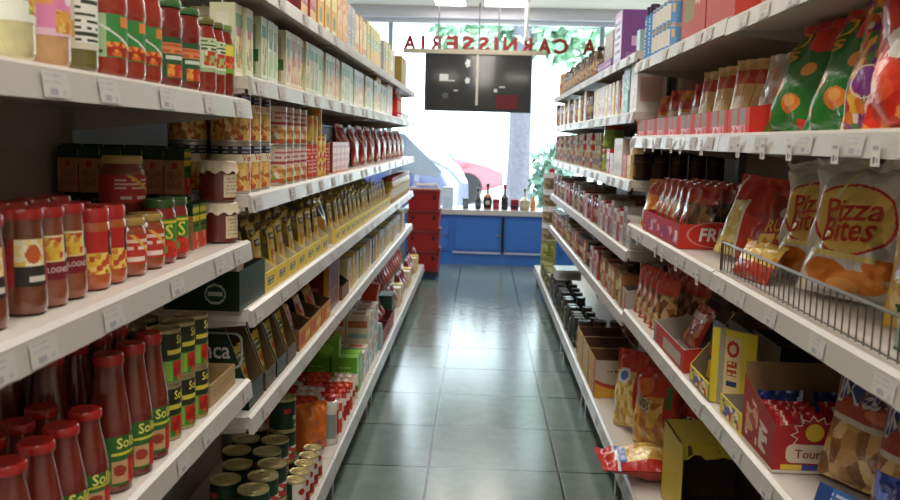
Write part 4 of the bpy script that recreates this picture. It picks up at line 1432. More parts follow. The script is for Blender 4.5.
put(grn, (-.598, 4.45, z0), RZL, 'upright lime green carton at the shelf edge', 'carton', W_)
put(grn, (-.598, 4.55, z0), RZL, 'upright lime green carton behind another', 'carton', W_)
put(grn, (-.74, 4.46, z0), RZL, 'upright lime green carton farther in', 'carton', W_)
put(grh, (-.70, 4.50, z0 + .2015), RZL + .1, 'lime green carton lying on the upright ones', 'carton', W_)
wt = carton('white_pack', .1, .12, .19, 'd9dcd8', front=art('d9dcd8', ('r', .1, .5, .9, .8, 'a8b4b4'), ('n', .1, .1, .9, .45, ['a02c28', '5a6a70', 'e8e4e0'], 4, 5, 2)), side=art('cfd2ce', ('r', .2, .2, .8, .8, 'e8e8e4')), top='e4e4e0', n=(10, 12))
for i in range(3):
    put(wt, (-.88, 4.45 + .13 * i, z0), RZL, 'white pack beside the lime green cartons', 'pack', W_)
cw = [carton('cracker_box', .11, .13, .16, 'e0d8c8', front=art('e0d8c8', ('r', 0, .4, 1, .58, '7fb0b4'), ('r', .1, .7, .9, .9, 'd8a850'), ('r', 0, 0, .2, 1, '4a3a6a')), side=art('dcd4c4', ('r', .1, .6, .9, .85, 'c85a34'), ('r', .1, .2, .9, .4, 'e8b860')), top=art('e6e0d2', ('r', .2, .3, .8, .7, 'c8502c'), ('r', .85, 0, 1, 1, '4a3a7a')), n=(12, 12)),
      carton('cracker_box', .11, .13, .16, 'd4c8b0', front=art('d4c8b0', ('r', 0, .1, 1, .35, '8ab4b0'), ('r', .2, .5, .8, .8, 'b06a48')), side=art('d8ccb4', ('r', .1, .55, .9, .8, 'b06a48'), ('r', .1, .15, .9, .35, '8ab4b0')), top=art('ded4c0', ('r', .2, .2, .8, .8, 'c87848')), n=(12, 12))]
for i in range(6):
    for j, X in enumerate((-.60, -.735)):
        for t in range(1 if i < 2 else 2):
            put(cw[(i + j + t) % 2], (X, 4.72 + .118 * i, z0 + t * .1605), RZL, ['front', 'back'][j] + [' lower', ' upper'][t] + ' cream cracker box', 'box', W_)
rtr = tray('red_tray', .36, .3, .10, .12, '8a1c18', inner='4a1410', front=art('941e1a', ('t', .2, .3, .8, .6, 'b84a40', 1)), n=(12, 6))
dbag = bag('dark_red_bag', .155, .22, .08, art('8c1a1c', ('r', .2, .3, .8, .6, 'a82828'), ('d', .5, .7, .78, 'd8b8b0'), ('n', .2, .05, .8, .28, ['c8a060', '5a1414', 'a83828'], 5, 4, 3)), '7c1a1c', nu=12, nv=14, sd=7)
obl = carton('orange_pack', .12, .1, .13, 'd8482c', front=art('e0532c', ('r', .2, .2, .8, .5, 'e89050')), top='e4582e', n=(6, 6))
for i in range(2):
    yy = 5.65 + .38 * i
    put(rtr, (-.585, yy, z0), RZL, 'low dark red display tray', 'box', W_)
    for j in range(4):
        put(dbag, (-.625 - .11 * (j % 2), yy - .085 + .17 * (j // 2), z0 + .005), RZL + rnd.uniform(-.05, .05), 'dark red bag in a low red tray', 'bag', W_, tilt=(-.2, 0))
put(obl, (-.66, 5.78, z0 + .22), RZL, 'bright orange-red carton on top of the red bags', 'carton', W_, tilt=(.15, .1))
grp = carton('dark_green_pack', .05, .1, .2, '2c4a34', front=art('2c4a34', ('r', .1, .5, .9, .8, '3f6a48')), n=(4, 8))
for i in range(3):
    put(grp, (-.60, 6.25 + .07 * i, z0), RZL, 'narrow dark green pack', 'pack', W_)
y = 6.55
for i in range(15):
    k = i % 5
    sp, d, c = [(dbag, 'dark red bag', 'bag'), (dbag, 'dark red bag', 'bag'), (boxes['Dcream'], 'cream packet', 'packet'), (boxes['Dyellow'], 'yellow packet', 'packet'), (dbag, 'dark red bag', 'bag')][k]
    put(sp, (-.60, y, z0), RZL + rnd.uniform(-.08, .08), d, c, W_, tilt=(-.12 if c == 'bag' else 0, 0))
    put(dbag, (-.77, y, z0), RZL + rnd.uniform(-.06, .06), 'dark red bag in the row behind', 'bag', W_, tilt=(-.1, 0), sc=1.05)
    y += .178

# stack of red shopping baskets at the far end
def basket():
    g = G()
    w, d, h = .16, .24, .22
    for (a, b_, c, e) in (((-w, -d), (w, -d), (w * 1.12, -d * 1.1), (-w * 1.12, -d * 1.1)), ((w, -d), (w, d), (w * 1.12, d * 1.1), (w * 1.12, -d * 1.1)), ((w, d), (-w, d), (-w * 1.12, d * 1.1), (w * 1.12, d * 1.1)), ((-w, d), (-w, -d), (-w * 1.12, -d * 1.1), (-w * 1.12, d * 1.1))):
        g.patch((*a, 0), (*b_, 0), (*c, h), (*e, h), art('9c1c1c', ('r', .12, .55, .22, .75, '2a1010'), ('r', .78, .55, .88, .75, '2a1010'), ('r', 0, .94, 1, 1, 'e8e0dc')), 20, 14)
        g.patch((*b_, .004), (*a, .004), (*e, h - .001), (*c, h - .001), '7a1616')
    g.patch((-w, -d, 0), (-w, d, 0), (w, d, 0), (w, -d, 0), '7a1616')
    g.patch((-w, -d, .004), (w, -d, .004), (w, d, .004), (-w, d, .004), '7a1616')
    g2 = G()
    for s in (-1, 1):
        g2.tube([(-w * 1.1, s * .03, h), (-w * .7, s * .10, h + .05), (w * .7, s * .10, h + .05), (w * 1.1, s * .03, h)], .009, 'f0eeea')
    return g.mesh('basket_body', 'plastic', smooth=False), g2.mesh('handle', 'plastic')


bmesh_, hmesh_ = basket()
g = G()
g.box(-.17, .17, -.25, .25, .05, .09, '1c1e24')
for x in (-.13, .13):
    for y in (-.2, .2):
        g.lathe([(.03, 0), (.035, .01), (.03, .05)], 10, '2c4a8a', x, y)
put(('basket_trolley', [('basket_trolley', g.mesh('basket_trolley', 'plastic'), [])]), (-.60, 9.85, 0), 0, 'low black wheeled base under the red baskets', 'trolley', 'past the left shelves')
for i in range(4):
    parts = [('basket_body', bmesh_, [])]
    if i == 3:
        parts.append(('handle', hmesh_, []))
    put(('shopping_basket', parts), (-.60, 9.85, .091 + .222 * i), 0, ['lowest', 'second lowest', 'second highest', 'topmost'][i] + ' red shopping basket of the stack', 'basket', 'past the left shelves', group='red shopping baskets at the far end')
# ================================================================== RIGHT SIDE
rnd = random.Random(23)
# ---- generic stock for the far right shelves
def pal_box(kind, c, a, b_, w=.1, d=.1, h=.16, k=1):
    return carton(kind, w, d, h, c, front=art(c, ('r', .08, .6, .92, .88, a), ('n', .1, .08, .9, .52, [c, b_, a], 5, 6, k)), side=art(c, ('r', .1, .2, .9, .7, b_)), n=(9, 12))


def tinj(kind, c, lab, cols, h=.14, r=.042, lid='3a3430', k=1):
    return jar(kind, c, lid, art(lab, ('n', .15, .1, .85, .9, cols, 13, 6, k)), h=h, r=r, seg=14, nu=16, nv=8, neck=.84, lz=(.1, .66))


FAR = {
    'A': [(pal_box('white_box', 'e4dcd8', 'd8c0c0', 'c8403c', k=2), 'white box with red marks', 'box', .11), (pal_box('teal_box', '78b0b0', 'a8d0cc', '5a9498', h=.1, w=.12), 'teal box', 'box', .13),
          (pal_box('yellow_box', 'e8cf80', 'f0e8c0', 'd8a848', k=4), 'pale yellow box', 'box', .11), (tinj('grey_jar', '4a4640', '7a746c', ['8a8078', '5c5650', 'b0a898']), 'grey-labelled jar', 'jar', .095),
          (tinj('amber_jar', '7a4a28', 'b07a44', ['c89858', '8a4a2c', 'd8b078'], lid='b09050'), 'amber jar with gold lid', 'jar', .095), (pal_box('pink_box', 'dcc0b8', 'e8d8d0', 'c88880', h=.18, w=.09), 'tall pinkish box', 'box', .1)],
    'B': [(can('yellow_tin', art('b8a050', ('n', 0, .1, 1, .9, ['d0b860', '8a8060', 'a8783c', '6a6a78'], 14, 6, 4)), .1, .04, 'b8a878', nu=16, nv=8, ring=False, seg=14), 'mottled yellow tin', 'tin', .09),
          (can('red_tin', art('a83024', ('r', 0, .4, 1, .6, 'd8b8a0')), .1, .04, 'a89080', nu=14, nv=8, ring=False, seg=14), 'red and cream tin', 'tin', .09),
          (can('grey_tin', art('a49c98', ('r', 0, .3, 1, .6, '7a7488')), .1, .04, 'b0aca8', nu=14, nv=8, ring=False, seg=14), 'grey tin', 'tin', .09)],
    'C': [(pal_box('grey_pack', 'b0a69a', '8a8078', '6a625c', h=.17, w=.08), 'grey-brown pack', 'pack', .09), (pal_box('red_pack', 'a83830', 'd8b8b0', '7a2420', h=.15, w=.08, k=5), 'red pack', 'pack', .09),
          (pal_box('white_pack', 'd8d4d0', 'b84a44', 'a8b0c0', h=.14, w=.075, k=6), 'white red-banded pack', 'pack', .085), (tinj('brown_jar', '4a2c20', '8a6a50', ['a88868', '6a4a38', 'c0a888']), 'brown jar', 'jar', .095),
          (tinj('wine_jar', '5a1c1c', '7a2a28', ['8a3a34', '5a2020', 'b88a80']), 'dark red jar', 'jar', .095)],
    'D': [(tinj('olive_jar', '6a6830', '8a8848', ['a8a060', '6a6a30', 'c8c088'], h=.17, lid='6a5a30'), 'olive green jar', 'jar', .095), (tinj('honey_jar', '9a6a24', 'b8863c', ['d0a050', '8a5a24', 'e0c890'], lid='a88040'), 'honey coloured jar', 'jar', .095),
          (tinj('pepper_jar', '7a2018', 'a85040', ['c87858', '8a2c20', 'd8c0a8'], lid='5a2a20'), 'red pepper jar', 'jar', .095), (tinj('black_jar', '2a2420', '5a4a40', ['7a6a58', '3a302c', 'a89880']), 'black jar', 'jar', .095),
          (pal_box('mixed_pack', 'b0784c', 'd8c8a8', '8a3a2c', h=.14, w=.09), 'orange-brown pack', 'pack', .1)],
    'E': [(tinj('dark_bottle', '1c2420', '2c3a34', ['8a9a94', '1c2420', '3a4a44', '24302c'], h=.2, r=.038), 'dark bottle with white flecks', 'bottle', .085), (tinj('dark_jar', '2a2620', '4a4438', ['8a8048', '3a342c', '6a6450'], h=.14, lid='8a8050'), 'dark jar with gold lid', 'jar', .095),
          (pal_box('black_pack', '24241f', '4a4a40', '8a8a80', h=.16, w=.1), 'black pack', 'pack', .11), (tinj('green_jar', '3a4a20', '5a6a34', ['8a9a58', '3a4a24', 'a8a878'], h=.15, lid='8a8a50'), 'green jar with pale lid', 'jar', .095)],
}
# ---- near bay upper shelf: big snack bags
W_ = 'on the near right upper shelf'
zA = 1.562
GRN = art('24742a', ('d', -.35, -.2, -.06, '1f6626'), ('r', 0, .86, 1, 1, 'c8281c'), ('e', .74, .82, .32, .14, 'd8301f'), ('e', .28, .36, .16, .085, 'e8862c'), ('e', .28, .38, .10, .05, 'f0a850'), ('e', .66, .22, .17, .08, 'e07c28'), ('e', .66, .24, .1, .045, 'f0a850'), ('e', .2, .12, .12, .06, 'd86a24'), ('e', .75, .52, .12, .06, 'e8923c'), ('r', .84, .02, .97, .1, 'c83424'))
gb = bag('green_snack_bag', .215, .262, .085, GRN, '8d8781', nu=30, nv=34, sd=3, seal=.05, text=[('OS', .09, .05, 'e8b03c', .34, .82, .25), ('fs', .06, .04, 'd89a30', .26, .66, .25)])
for Y, X in ((2.025, .640), (1.775, .640)):
    put(gb, (X, Y, zA), RZR + .12, 'glossy green snack bag with red top', 'bag', W_, tilt=(-.34, 0))
pal = bag('pale_snack_bag', .15, .2, .06, art('cfc4bc', ('n', .1, .1, .9, .9, ['e0d0c8', 'b8b0ac', 'd8a898', 'c8c0bc'], 7, 8, 4)), 'b8b0a8', nu=16, nv=18, sd=6)
MUL = art('c8502c', ('n', 0, 0, 1, 1, ['d87830', 'e8b040', 'b83828', '7a2c7a', '4a7a3a', 'e8d8c0', 'd05828'], 12, 16, 11), ('e', .5, .34, .26, .10, '84348c'), ('o', .5, .34, .31, .12, 'e8d8d8', .82))
mb = bag('multicolour_bag', .15, .245, .07, MUL, '9a8f86', nu=26, nv=30, sd=8)
put(mb, (.655, 1.605, zA), RZR + .30, 'orange and purple patterned snack bag', 'bag', W_, tilt=(-.18, 0))
RB = art('d0301c', ('n', 0, .0, 1, .5, ['d83820', 'e05028', 'c82818', 'e04828', 'e88a38'], 9, 12, 5), ('e', .3, .58, .14, .07, 'ece0dc'), ('e', .38, .50, .2, .06, 'f0e6e0'), ('e', .7, .66, .12, .08, 'f0e8e0'), ('r', .45, .26, .95, .36, 'e87a2c'), ('e', .6, .12, .2, .06, '5a7a3c'), ('e', .8, .2, .1, .05, '3c5a9a'))
rb_ = bag('red_snack_bag', .26, .25, .10, RB, 'a89c94', nu=28, nv=34, sd=12, text=[('S', .08, .10, 'e8b83c', .55, .86, .2), ('!', .03, .06, 'e8d040', .82, .44)])
put(rb_, (.66, 1.415, zA), RZR + .42, 'big bright red snack bag with white blots', 'bag', W_, tilt=(-.1, 0))

# ---- second bay upper shelf: red display trays with breadstick bags
W_ = 'on the right breadstick shelf'
rdt = tray('red_display', .185, .22, .062, .10, 'd0281e', inner='8a7c70', front=art('d4301f', ('r', .16, .35, .46, 1, '9a9088'), ('r', .56, .35, .84, 1, '9a9088'), ('r', .16, .05, .46, .33, 'e8a8b8'), ('r', .56, .05, .84, .33, 'e8a8b8'), ('n', .16, .05, .84, .3, ['e89aa8', 'f0d0d8', 'd84848'], 9, 4, 2)), n=(22, 10))
TAN = art('dcb478', ('r', 0, .66, 1, .86, 'c8381f'), ('r', 0, .3, .5, .48, 'f0e4d0'), ('d', 0, .20, .23, 'b88a48'), ('d', 0, .45, .48, 'b88a48'), ('d', 0, .70, .73, 'b88a48'), ('r', 0, .9, 1, 1, 'ddb878'))
stick = bag('breadstick_bag', .14, .195, .05, TAN, 'd0a058', nu=16, nv=20, sd=5, seal=.04)
smallb = bag('cracker_bag', .13, .16, .06, art('d88a34', ('r', 0, .55, 1, .8, 'b82c20'), ('r', .2, .2, .8, .45, 'e8d8b8')), 'c87c30', nu=12, nv=14, sd=2)
redsm = bag('cracker_bag', .13, .17, .06, art('b8281c', ('r', .2, .2, .8, .5, 'e0c8a8'), ('r', .2, .6, .8, .75, 'd84a38')), 'a82418', nu=12, nv=14, sd=7)
for i in range(8):
    y = 2.235 + .19 * i
    put(rdt, (.632, y, zA), RZR, 'red cut-out display tray', 'box', W_)
    if i == 0:
        put(pal, (.69, y, zA + .006), RZR + .3, 'pale pinkish snack bag in the nearest red tray', 'bag', W_, tilt=(-.2, 0))
    elif i < 4:
        for j in range(2):
            put(stick, (.682 + .085 * j, y + .006 * j, zA + .006), RZR + .42 + rnd.uniform(-.05, .05), ['front', 'back'][j] + ' tan breadstick bag with red band', 'bag', W_, tilt=(-.16, rnd.uniform(-.03, .03)))
    else:
        put([redsm, smallb, redsm, smallb][i - 4], (.70, y, zA + .006), RZR + .5, ['orange', 'red'][i % 2] + ' cracker bag in a red tray', 'bag', W_, tilt=(-.2, 0))

# ---- top shelf, near and second bay
W_ = 'on the right top shelf'
rw = carton('red_case', .30, .26, .24, 'b43a2a', front=art('b83c2c', ('r', .08, .22, .52, 1, '8c7a40'), ('r', .10, .24, .5, 1, '867c3c'), ('n', .55, .2, .8, .5, ['c8a898', 'b83c2c', 'b83c2c'], 4, 5, 2)), side='bc4030', n=(16, 14), m='card')
rw2 = carton('red_case', .29, .26, .22, 'b83c2c', front='b83c2c', side=art('c04432', ('r', .02, .02, .98, .98, 'c24632')), n=(4, 4), m='card')
put(rw, (.628, 2.775, 1.858), RZR, 'red carton with olive window', 'box', W_)
put(rw2, (.628, 2.465, 1.858), RZR, 'plain red carton nearest but one', 'box', W_)
put(rw2, (.650, 2.03, 1.856), RZR, 'plain red carton', 'box', W_)
tube = bottle('blue_tube', [(.019, 0), (.020, .003), (.020, .165), (.018, .17)], '4a8ac8', ([(.016, .169), (.018, .171), (.018, .202), (.014, .204)], '3a2c4a'), art('5a9ad8', ('r', .38, .1, .52, .9, 'e4ecf4'), ('t', .38, .1, .52, .9, '3a6ab0', 10)), (.006, .165), .0206, seg=14, nu=16, nv=12)
stin = can('blue_tin', art('6aa4d8', ('r', .42, .1, .58, .9, 'eae6dc'), ('r', .62, .5, .7, .9, 'e0c080')), .085, .027, 'd0d0d0', nu=16, nv=10, ring=False, seg=14)
for i, y in enumerate((3.58, 3.50)):
    put(tube, (.645, y, 1.858), RZR + .3, 'tall blue tube with dark cap', 'tube', W_)
for i in range(5):
    for t in range(2):
        put(stin, (.648 + (.0 if i < 4 else .01), 3.43 - .062 * i, 1.858 + t * .0856), RZR + .3, ['lower', 'upper'][t] + ' blue and white small tin', 'tin', W_)
put(carton('teal_box', .07, .09, .085, '9cbcbc', front='a8c8c8', n=(2, 2)), (.63, 3.73, 1.907), RZR, 'small pale teal box', 'box', W_)
cdb = carton('cream_box', .2, .1, .16, 'e4dcc4', front=art('e4dcc4', ('r', .1, .3, .9, .6, 'd8c090')), n=(8, 8))
put(cdb, (.75, 3.45, 1.858), RZR, 'cream box behind the blue tubes', 'box', W_)
W_ = 'on the far right top shelf'
put(carton('purple_case', .24, .15, .235, '7a4a8e', front=art('b8a0c4', ('r', .1, .1, .9, .9, 'd0c4d8'), ('t', .15, .15, .85, .85, '6a3a80', 5), ('r', 0, 0, .12, 1, '7a4a8e')), side=art('7d4c92', ('r', .3, .32, .62, .5, 'c8b0d0'), ('r', .15, .06, .6, .2, '9a74a8')), n=(16, 16)), (.632, 4.32, 1.908), RZR, 'large purple carton', 'box', W_)
put(tray('purple_tray', .5, .2, .045, .06, '8a5a94', inner='6a4a70', front=art('94649c', ('t', .05, .2, .95, .8, 'c8a8c8', 1)), n=(14, 4)), (.622, 4.74, 1.907), RZR, 'low purple tray', 'box', W_)
put(carton('mustard_box', .3, .1, .2, '94742a', front=art('9a7a2c', ('r', .1, .3, .9, .7, '8e6a24')), n=(6, 6)), (.66, 4.82, 1.912), RZR, 'mustard carton standing in the low purple tray', 'box', W_)
dj = jar('dark_jar', '4a3a30', '2c2a28', art('8a7e74', ('n', .2, .1, .8, .9, ['b0a498', '6a5a60', 'd0bca0', '4a4448'], 12, 6, 2)), h=.16, r=.045, seg=14, nu=14, nv=8, neck=.84)
oc = can('orange_tin', art('c88a3c', ('r', 0, .3, 1, .55, 'a83a24'), ('r', 0, .6, 1, .7, 'd8b060')), .17, .04, 'b89a60', nu=14, nv=12, ring=False, seg=14)
y = 5.1
for i in range(19):
    put(oc if i in (17, 18) else FAR['A'][4][0] if i % 3 == 1 else dj, (.668, y, 1.907), RZR + .4, 'orange tin' if i > 16 else 'amber jar' if i % 3 == 1 else 'dark jar with grey label', 'tin' if i > 16 else 'jar', W_)
    y += .128

RZT = RZR + .45


def fill(row, y0, y1, z, where, pat, X=.66, tiers=1, back=True):
    y, i = y0, 0
    while y < y1:
        sp, d, c, st = FAR[row][pat[i % len(pat)]]
        y += st / 2
        bx = c in ('box', 'pack')
        for t in range(tiers if not bx else 1):
            if t == 1 and i % 4 == 3:
                continue
            put(sp, (X - (.03 if bx else -.008), y, z + t * .1005), (RZR if bx else RZT) + (rnd.uniform(-.04, .04) if bx else rnd.uniform(-.9, .9)), (['lower ', 'upper '][t] if tiers > 1 and not bx else '') + d, c, where)
        if back and i % 2 == 0 and st < .1:
            put(sp, (X + .105, y, z), RZT, d + ' in the back row', c, where)
        y += st / 2 + .006
        i += 1


# ---- far bays
W_ = 'on the far right second shelf'
wbx = pal_box('white_carton', 'e6e0dc', 'e8d4d0', 'd8b0a8', w=.16, d=.12, h=.2, k=3)
put(wbx, (.633, 3.80, 1.663), RZR, 'large white carton at the near end', 'carton', W_)
put(FAR['A'][1][0], (.633, 4.0, 1.663), RZR, 'lower teal box', 'box', W_)
put(FAR['A'][5][0], (.64, 4.12, 1.663), RZR, 'tall pinkish box beside the teal ones', 'box', W_)
put(FAR['A'][1][0], (.635, 4.0, 1.7635), RZR + .05, 'upper teal box', 'box', W_)
gp = pal_box('dark_green_pack', '5a7038', '8a9a58', '3a4a28', w=.1, h=.16)
for i in range(3):
    put(gp if i % 2 else wbx, (.80 + .0 * i, 3.78 + .18 * i, 1.663), RZR, 'pack in the back row', 'pack', W_)
fill('A', 4.20, 5.1, 1.663, W_, (0, 2, 0, 2, 0))
fill('A', 5.18, 7.58, 1.663, W_, (3, 4, 3, 5, 3, 4, 2, 3, 4, 0))

W_ = 'on the far right third shelf'
zB3 = 1.384
cup = can('brown_jar', art('3a2418', ('r', 0, .7, 1, .8, '5a3a24'), ('r', .45, .1, .6, .6, '7a5430')), .105, .036, '2c1c14', nu=20, nv=8, ring=False, seg=18)
for i in range(5):
    put(cup, (.672 + .076 * i, 3.735, zB3), RZR, 'dark brown jar, lower tier', 'jar', W_, group='dark brown jars at the bay start')
for i in range(3):
    put(cup, (.712 + .076 * i, 3.735, zB3 + .1055), RZR, 'dark brown jar, upper tier', 'jar', W_, group='dark brown jars at the bay start')
put(pal_box('yellow_box', 'e8c870', 'f0e0a8', 'd8a050', w=.09, h=.1), (.633, 3.83, zB3), RZR, 'yellow pack beside the brown jars', 'pack', W_)
put(pal_box('cream_pack', 'ecd8a8', 'f4ecd0', 'e0c080', w=.06, h=.07), (.64, 3.82, zB3 + .101), RZR, 'small cream pack on the yellow one', 'pack', W_)
for t in range(3):
    put(carton('red_pack', .1, .09, .033, 'c83c2c', front=art('c83c2c', ('r', .1, .2, .9, .7, 'e06048')), n=(6, 3)), (.633, 3.94, zB3 + .0335 * t), RZR, ['lowest', 'middle', 'top'][t] + ' flat red pack of the pile', 'pack', W_)
dot = carton('spotted_box', .24, .12, .085, 'e2d8cc', front=art('e2d8cc', *[('e', .17 + .22 * a, .5, .06, .22, 'b0a488') for a in range(4)]), side='d8cec0', n=(24, 8))
for t in range(2):
    put(dot, (.633, 4.14, zB3 + .0855 * t), RZR, ['lower', 'upper'][t] + ' white box with beige spots', 'box', W_)
put(pal_box('white_pack', 'e8e8ea', 'c8c8d8', 'a8a8c0', w=.1, h=.1), (.633, 4.34, zB3), RZR, 'small white pack', 'pack', W_)
put(pal_box('red_pack', 'd04838', 'e8d8d0', 'b02c20', w=.1, h=.12), (.633, 4.46, zB3), RZR, 'red and white pack', 'pack', W_)
grj = jar('green_lid_jar', '7aa83c', 'a83028', art('8ab848', ('r', .3, .1, .7, .5, 'a8c860')), h=.118, r=.05, seg=16, nu=14, nv=8, neck=.9, lidh=.2)
for t in range(2):
    put(grj, (.672, 4.62, zB3 + .119 * t), RZR, ['lower', 'upper'][t] + ' lime green jar with red lid', 'jar', W_)
fill('B', 4.72, 7.58, zB3, W_, (0, 2, 0, 2, 1, 0, 2, 0, 1, 2), tiers=2, back=False)

W_ = 'on the far right fourth shelf'
fill('C', 3.70, 4.55, 1.093, W_, (2, 0, 2, 1, 2, 0, 1, 2, 1))
fill('C', 4.64, 7.58, 1.093, W_, (0, 3, 4, 1, 4, 4, 2, 1, 4, 3, 0, 3, 3))
W_ = 'on the far right fifth shelf'
put(tray('grey_tray', .12, .16, .1, .12, 'a89c90', inner='6a6058', front=art('b0a498', ('r', .55, .1, .8, .9, 'b8302c')), n=(8, 6)), (.630, 3.745, .82), RZR, 'grey cardboard tray at the near end', 'box', W_)
fill('D', 3.84, 4.5, .820, W_, (4, 0, 4, 4, 2))
fill('C', 4.60, 4.95, .820, W_, (1, 2, 1, 2, 0))
fill('D', 5.08, 7.58, .820, W_, (3, 4, 2, 2, 3, 2, 4, 2, 1, 3, 2, 1, 0, 0))
W_ = 'on the right bottom shelf'
fill('E', 5.62, 7.58, BASE + .001, W_, (0, 0, 0, 1, 0, 0, 2, 0, 0, 3))
fill('E', 7.7, 8.7, BASE + .001, 'on the low right end shelf', (3, 3, 1, 3), back=False)
pp = pal_box('pale_box', 'd8d8dc', 'b8b8c8', 'a8a8b0', w=.3, d=.2, h=.08)
put(pp, (.64, 7.25, BASE + .215), RZR, 'flat pale box lying on the dark bottles', 'box', W_)
tub = can('white_lid_tub', art('8a7c68', ('n', .1, .05, .9, .6, ['a89880', '6a6048', '9a8a60', '7a7a58'], 14, 5, 3), ('r', 0, .72, 1, 1, 'e6e8ec')), .168, .075, 'e8eaee', nu=22, nv=10, ring=False, seg=20)
tub2 = can('green_tub', art('8a9048', ('n', .1, .05, .9, .8, ['a8a860', '6a7a30', 'c0b880', '8a8a48'], 14, 5, 3)), .168, .075, 'a8a880', nu=22, nv=10, ring=False, seg=20)
for t in range(6):
    put(tub2 if t < 2 else tub, (.715, 8.95, BASE + .001 + .1685 * t), RZR, ['lowest', 'second lowest', 'third', 'fourth', 'second highest', 'topmost'][t] + ' tub of the tall stack', 'tub', 'on the low right end shelf', group='tubs stacked at the far right end')
put(can('red_lid_tin', 'b84048', .04, .03, 'c84850', nu=8, nv=3, ring=False, seg=14), (.72, 8.95, BASE + 1.013), RZR, 'small red tin on top of the tall stack', 'tin', 'on the low right end shelf')

# ---- second bay, bag tray shelf
W_ = 'on the right nut-bag shelf'
zB2 = 1.208
ft = tray('red_snack_tray', .62, .29, .075, .09, 'c4281a', inner='8a1c14', front=art('b8243c', ('n', .05, .15, .95, .8, ['c0243a', '8a2a6a', 'd8a0b8', 'c8282c'], 16, 3, 3), ('r', .9, .3, .97, .7, 'e8d8dc')), side='c62a1a', n=(30, 8))
# lettering on the side that faces the entrance
kx = .31
parts = ft[1][0]
fr_ = text_mesh('FRIT', .105, .042, 'e8dcd4', z=.045, x=kx + .0012, y=.115, face=math.pi / 2, shear=.15, bold=.03)
gg = G()
n = 40
for k in range(n):
    a0_, a1_ = 2 * math.pi * k / n, 2 * math.pi * (k + 1) / n
    for ra, rb2 in ((1.0, 1.08),):
        gg.quad((kx + .0011, .115 + .085 * ra * math.cos(a0_), .045 + .038 * ra * math.sin(a0_)), (kx + .0011, .115 + .085 * rb2 * math.cos(a0_), .045 + .038 * rb2 * math.sin(a0_)), (kx + .0011, .115 + .085 * rb2 * math.cos(a1_), .045 + .038 * rb2 * math.sin(a1_)), (kx + .0011, .115 + .085 * ra * math.cos(a1_), .045 + .038 * ra * math.sin(a1_)), 'd88a80')
ft = (ft[0], [('tray_wall', parts[1], [('lettering', fr_), ('badge_ring', gg.mesh('badge_ring', 'ink', smooth=False))])])
put(ft, (.618, 3.105, zB2), RZR, 'bright red display tray with white lettering', 'box', W_)
NUT = art('c8b08a', ('r', 0, .66, 1, 1, 'c03024'), ('r', 0, 0, .25, 1, 'b42a20'), ('n', .25, .05, 1, .64, ['d8c8a0', 'b89868', 'e0d4b8', 'a88850', '8a5a3c'], 8, 9, 4), ('d', .3, 1.0, 1.04, 'ece4dc'))
NUT2 = art('7a4a30', ('r', 0, .66, 1, 1, 'b82a20'), ('r', 0, 0, .2, 1, 'a82418'), ('n', .2, .05, 1, .64, ['8a5a38', '5a3420', 'a87850', '3a2418'], 8, 9, 6))
nb1 = bag('nut_bag', .15, .2, .055, NUT, 'b03024', m='clear', nu=18, nv=20, sd=4)
nb2 = bag('nut_bag', .15, .2, .055, NUT2, 'a02a20', m='clear', nu=18, nv=20, sd=9)
for i in range(5):
    y = 2.885 + .105 * i
    put(nb1 if i > 1 else nb2, (.672, y, zB2 + .006), RZR + .55, 'front nut bag with red top in the tray', 'bag', W_, tilt=(-.28, 0))
    put(nb2 if i < 4 else nb1, (.78, y, zB2 + .006), RZR + .55, 'back nut bag with red top in the tray', 'bag', W_, tilt=(-.28, 0))
ob = bag('crisp_bag', .15, .19, .07, art('c8823c', ('n', 0, 0, 1, .6, ['d8a050', 'c87830', 'b85a2c', 'e0c080'], 7, 8, 3), ('r', .2, .65, .8, .95, 'b83a24')), 'b87830', nu=14, nv=16, sd=3)
for i in range(2):
    put(ob, (.655 + .12 * i, 3.50 - .0 * i, zB2), RZR + .5, 'orange crisp bag past the red tray', 'bag', W_, tilt=(-.25, 0))
PEA = art('c8301f', ('r', 0, 0, .46, .66, 'd8c070'), ('n', 0, .0, .44, .66, ['e0cc80', 'd0b860', 'ecdca0', 'b89c48'], 9, 12, 5), ('r', .42, 0, .48, .68, 'e8e0d8'), ('d', -.3, -.2, -.16, 'e8e0d8'), ('r', .55, .5, .9, .56, 'a82010'))
pb = bag('corn_bag', .16, .245, .07, PEA, 'b82a1c', m='film', nu=22, nv=26, sd=6)
put(pb, (.705, 2.50, zB2), RZR + .62, 'red snack bag with yellow corn window leaning back', 'bag', W_, tilt=(-.35, .12))

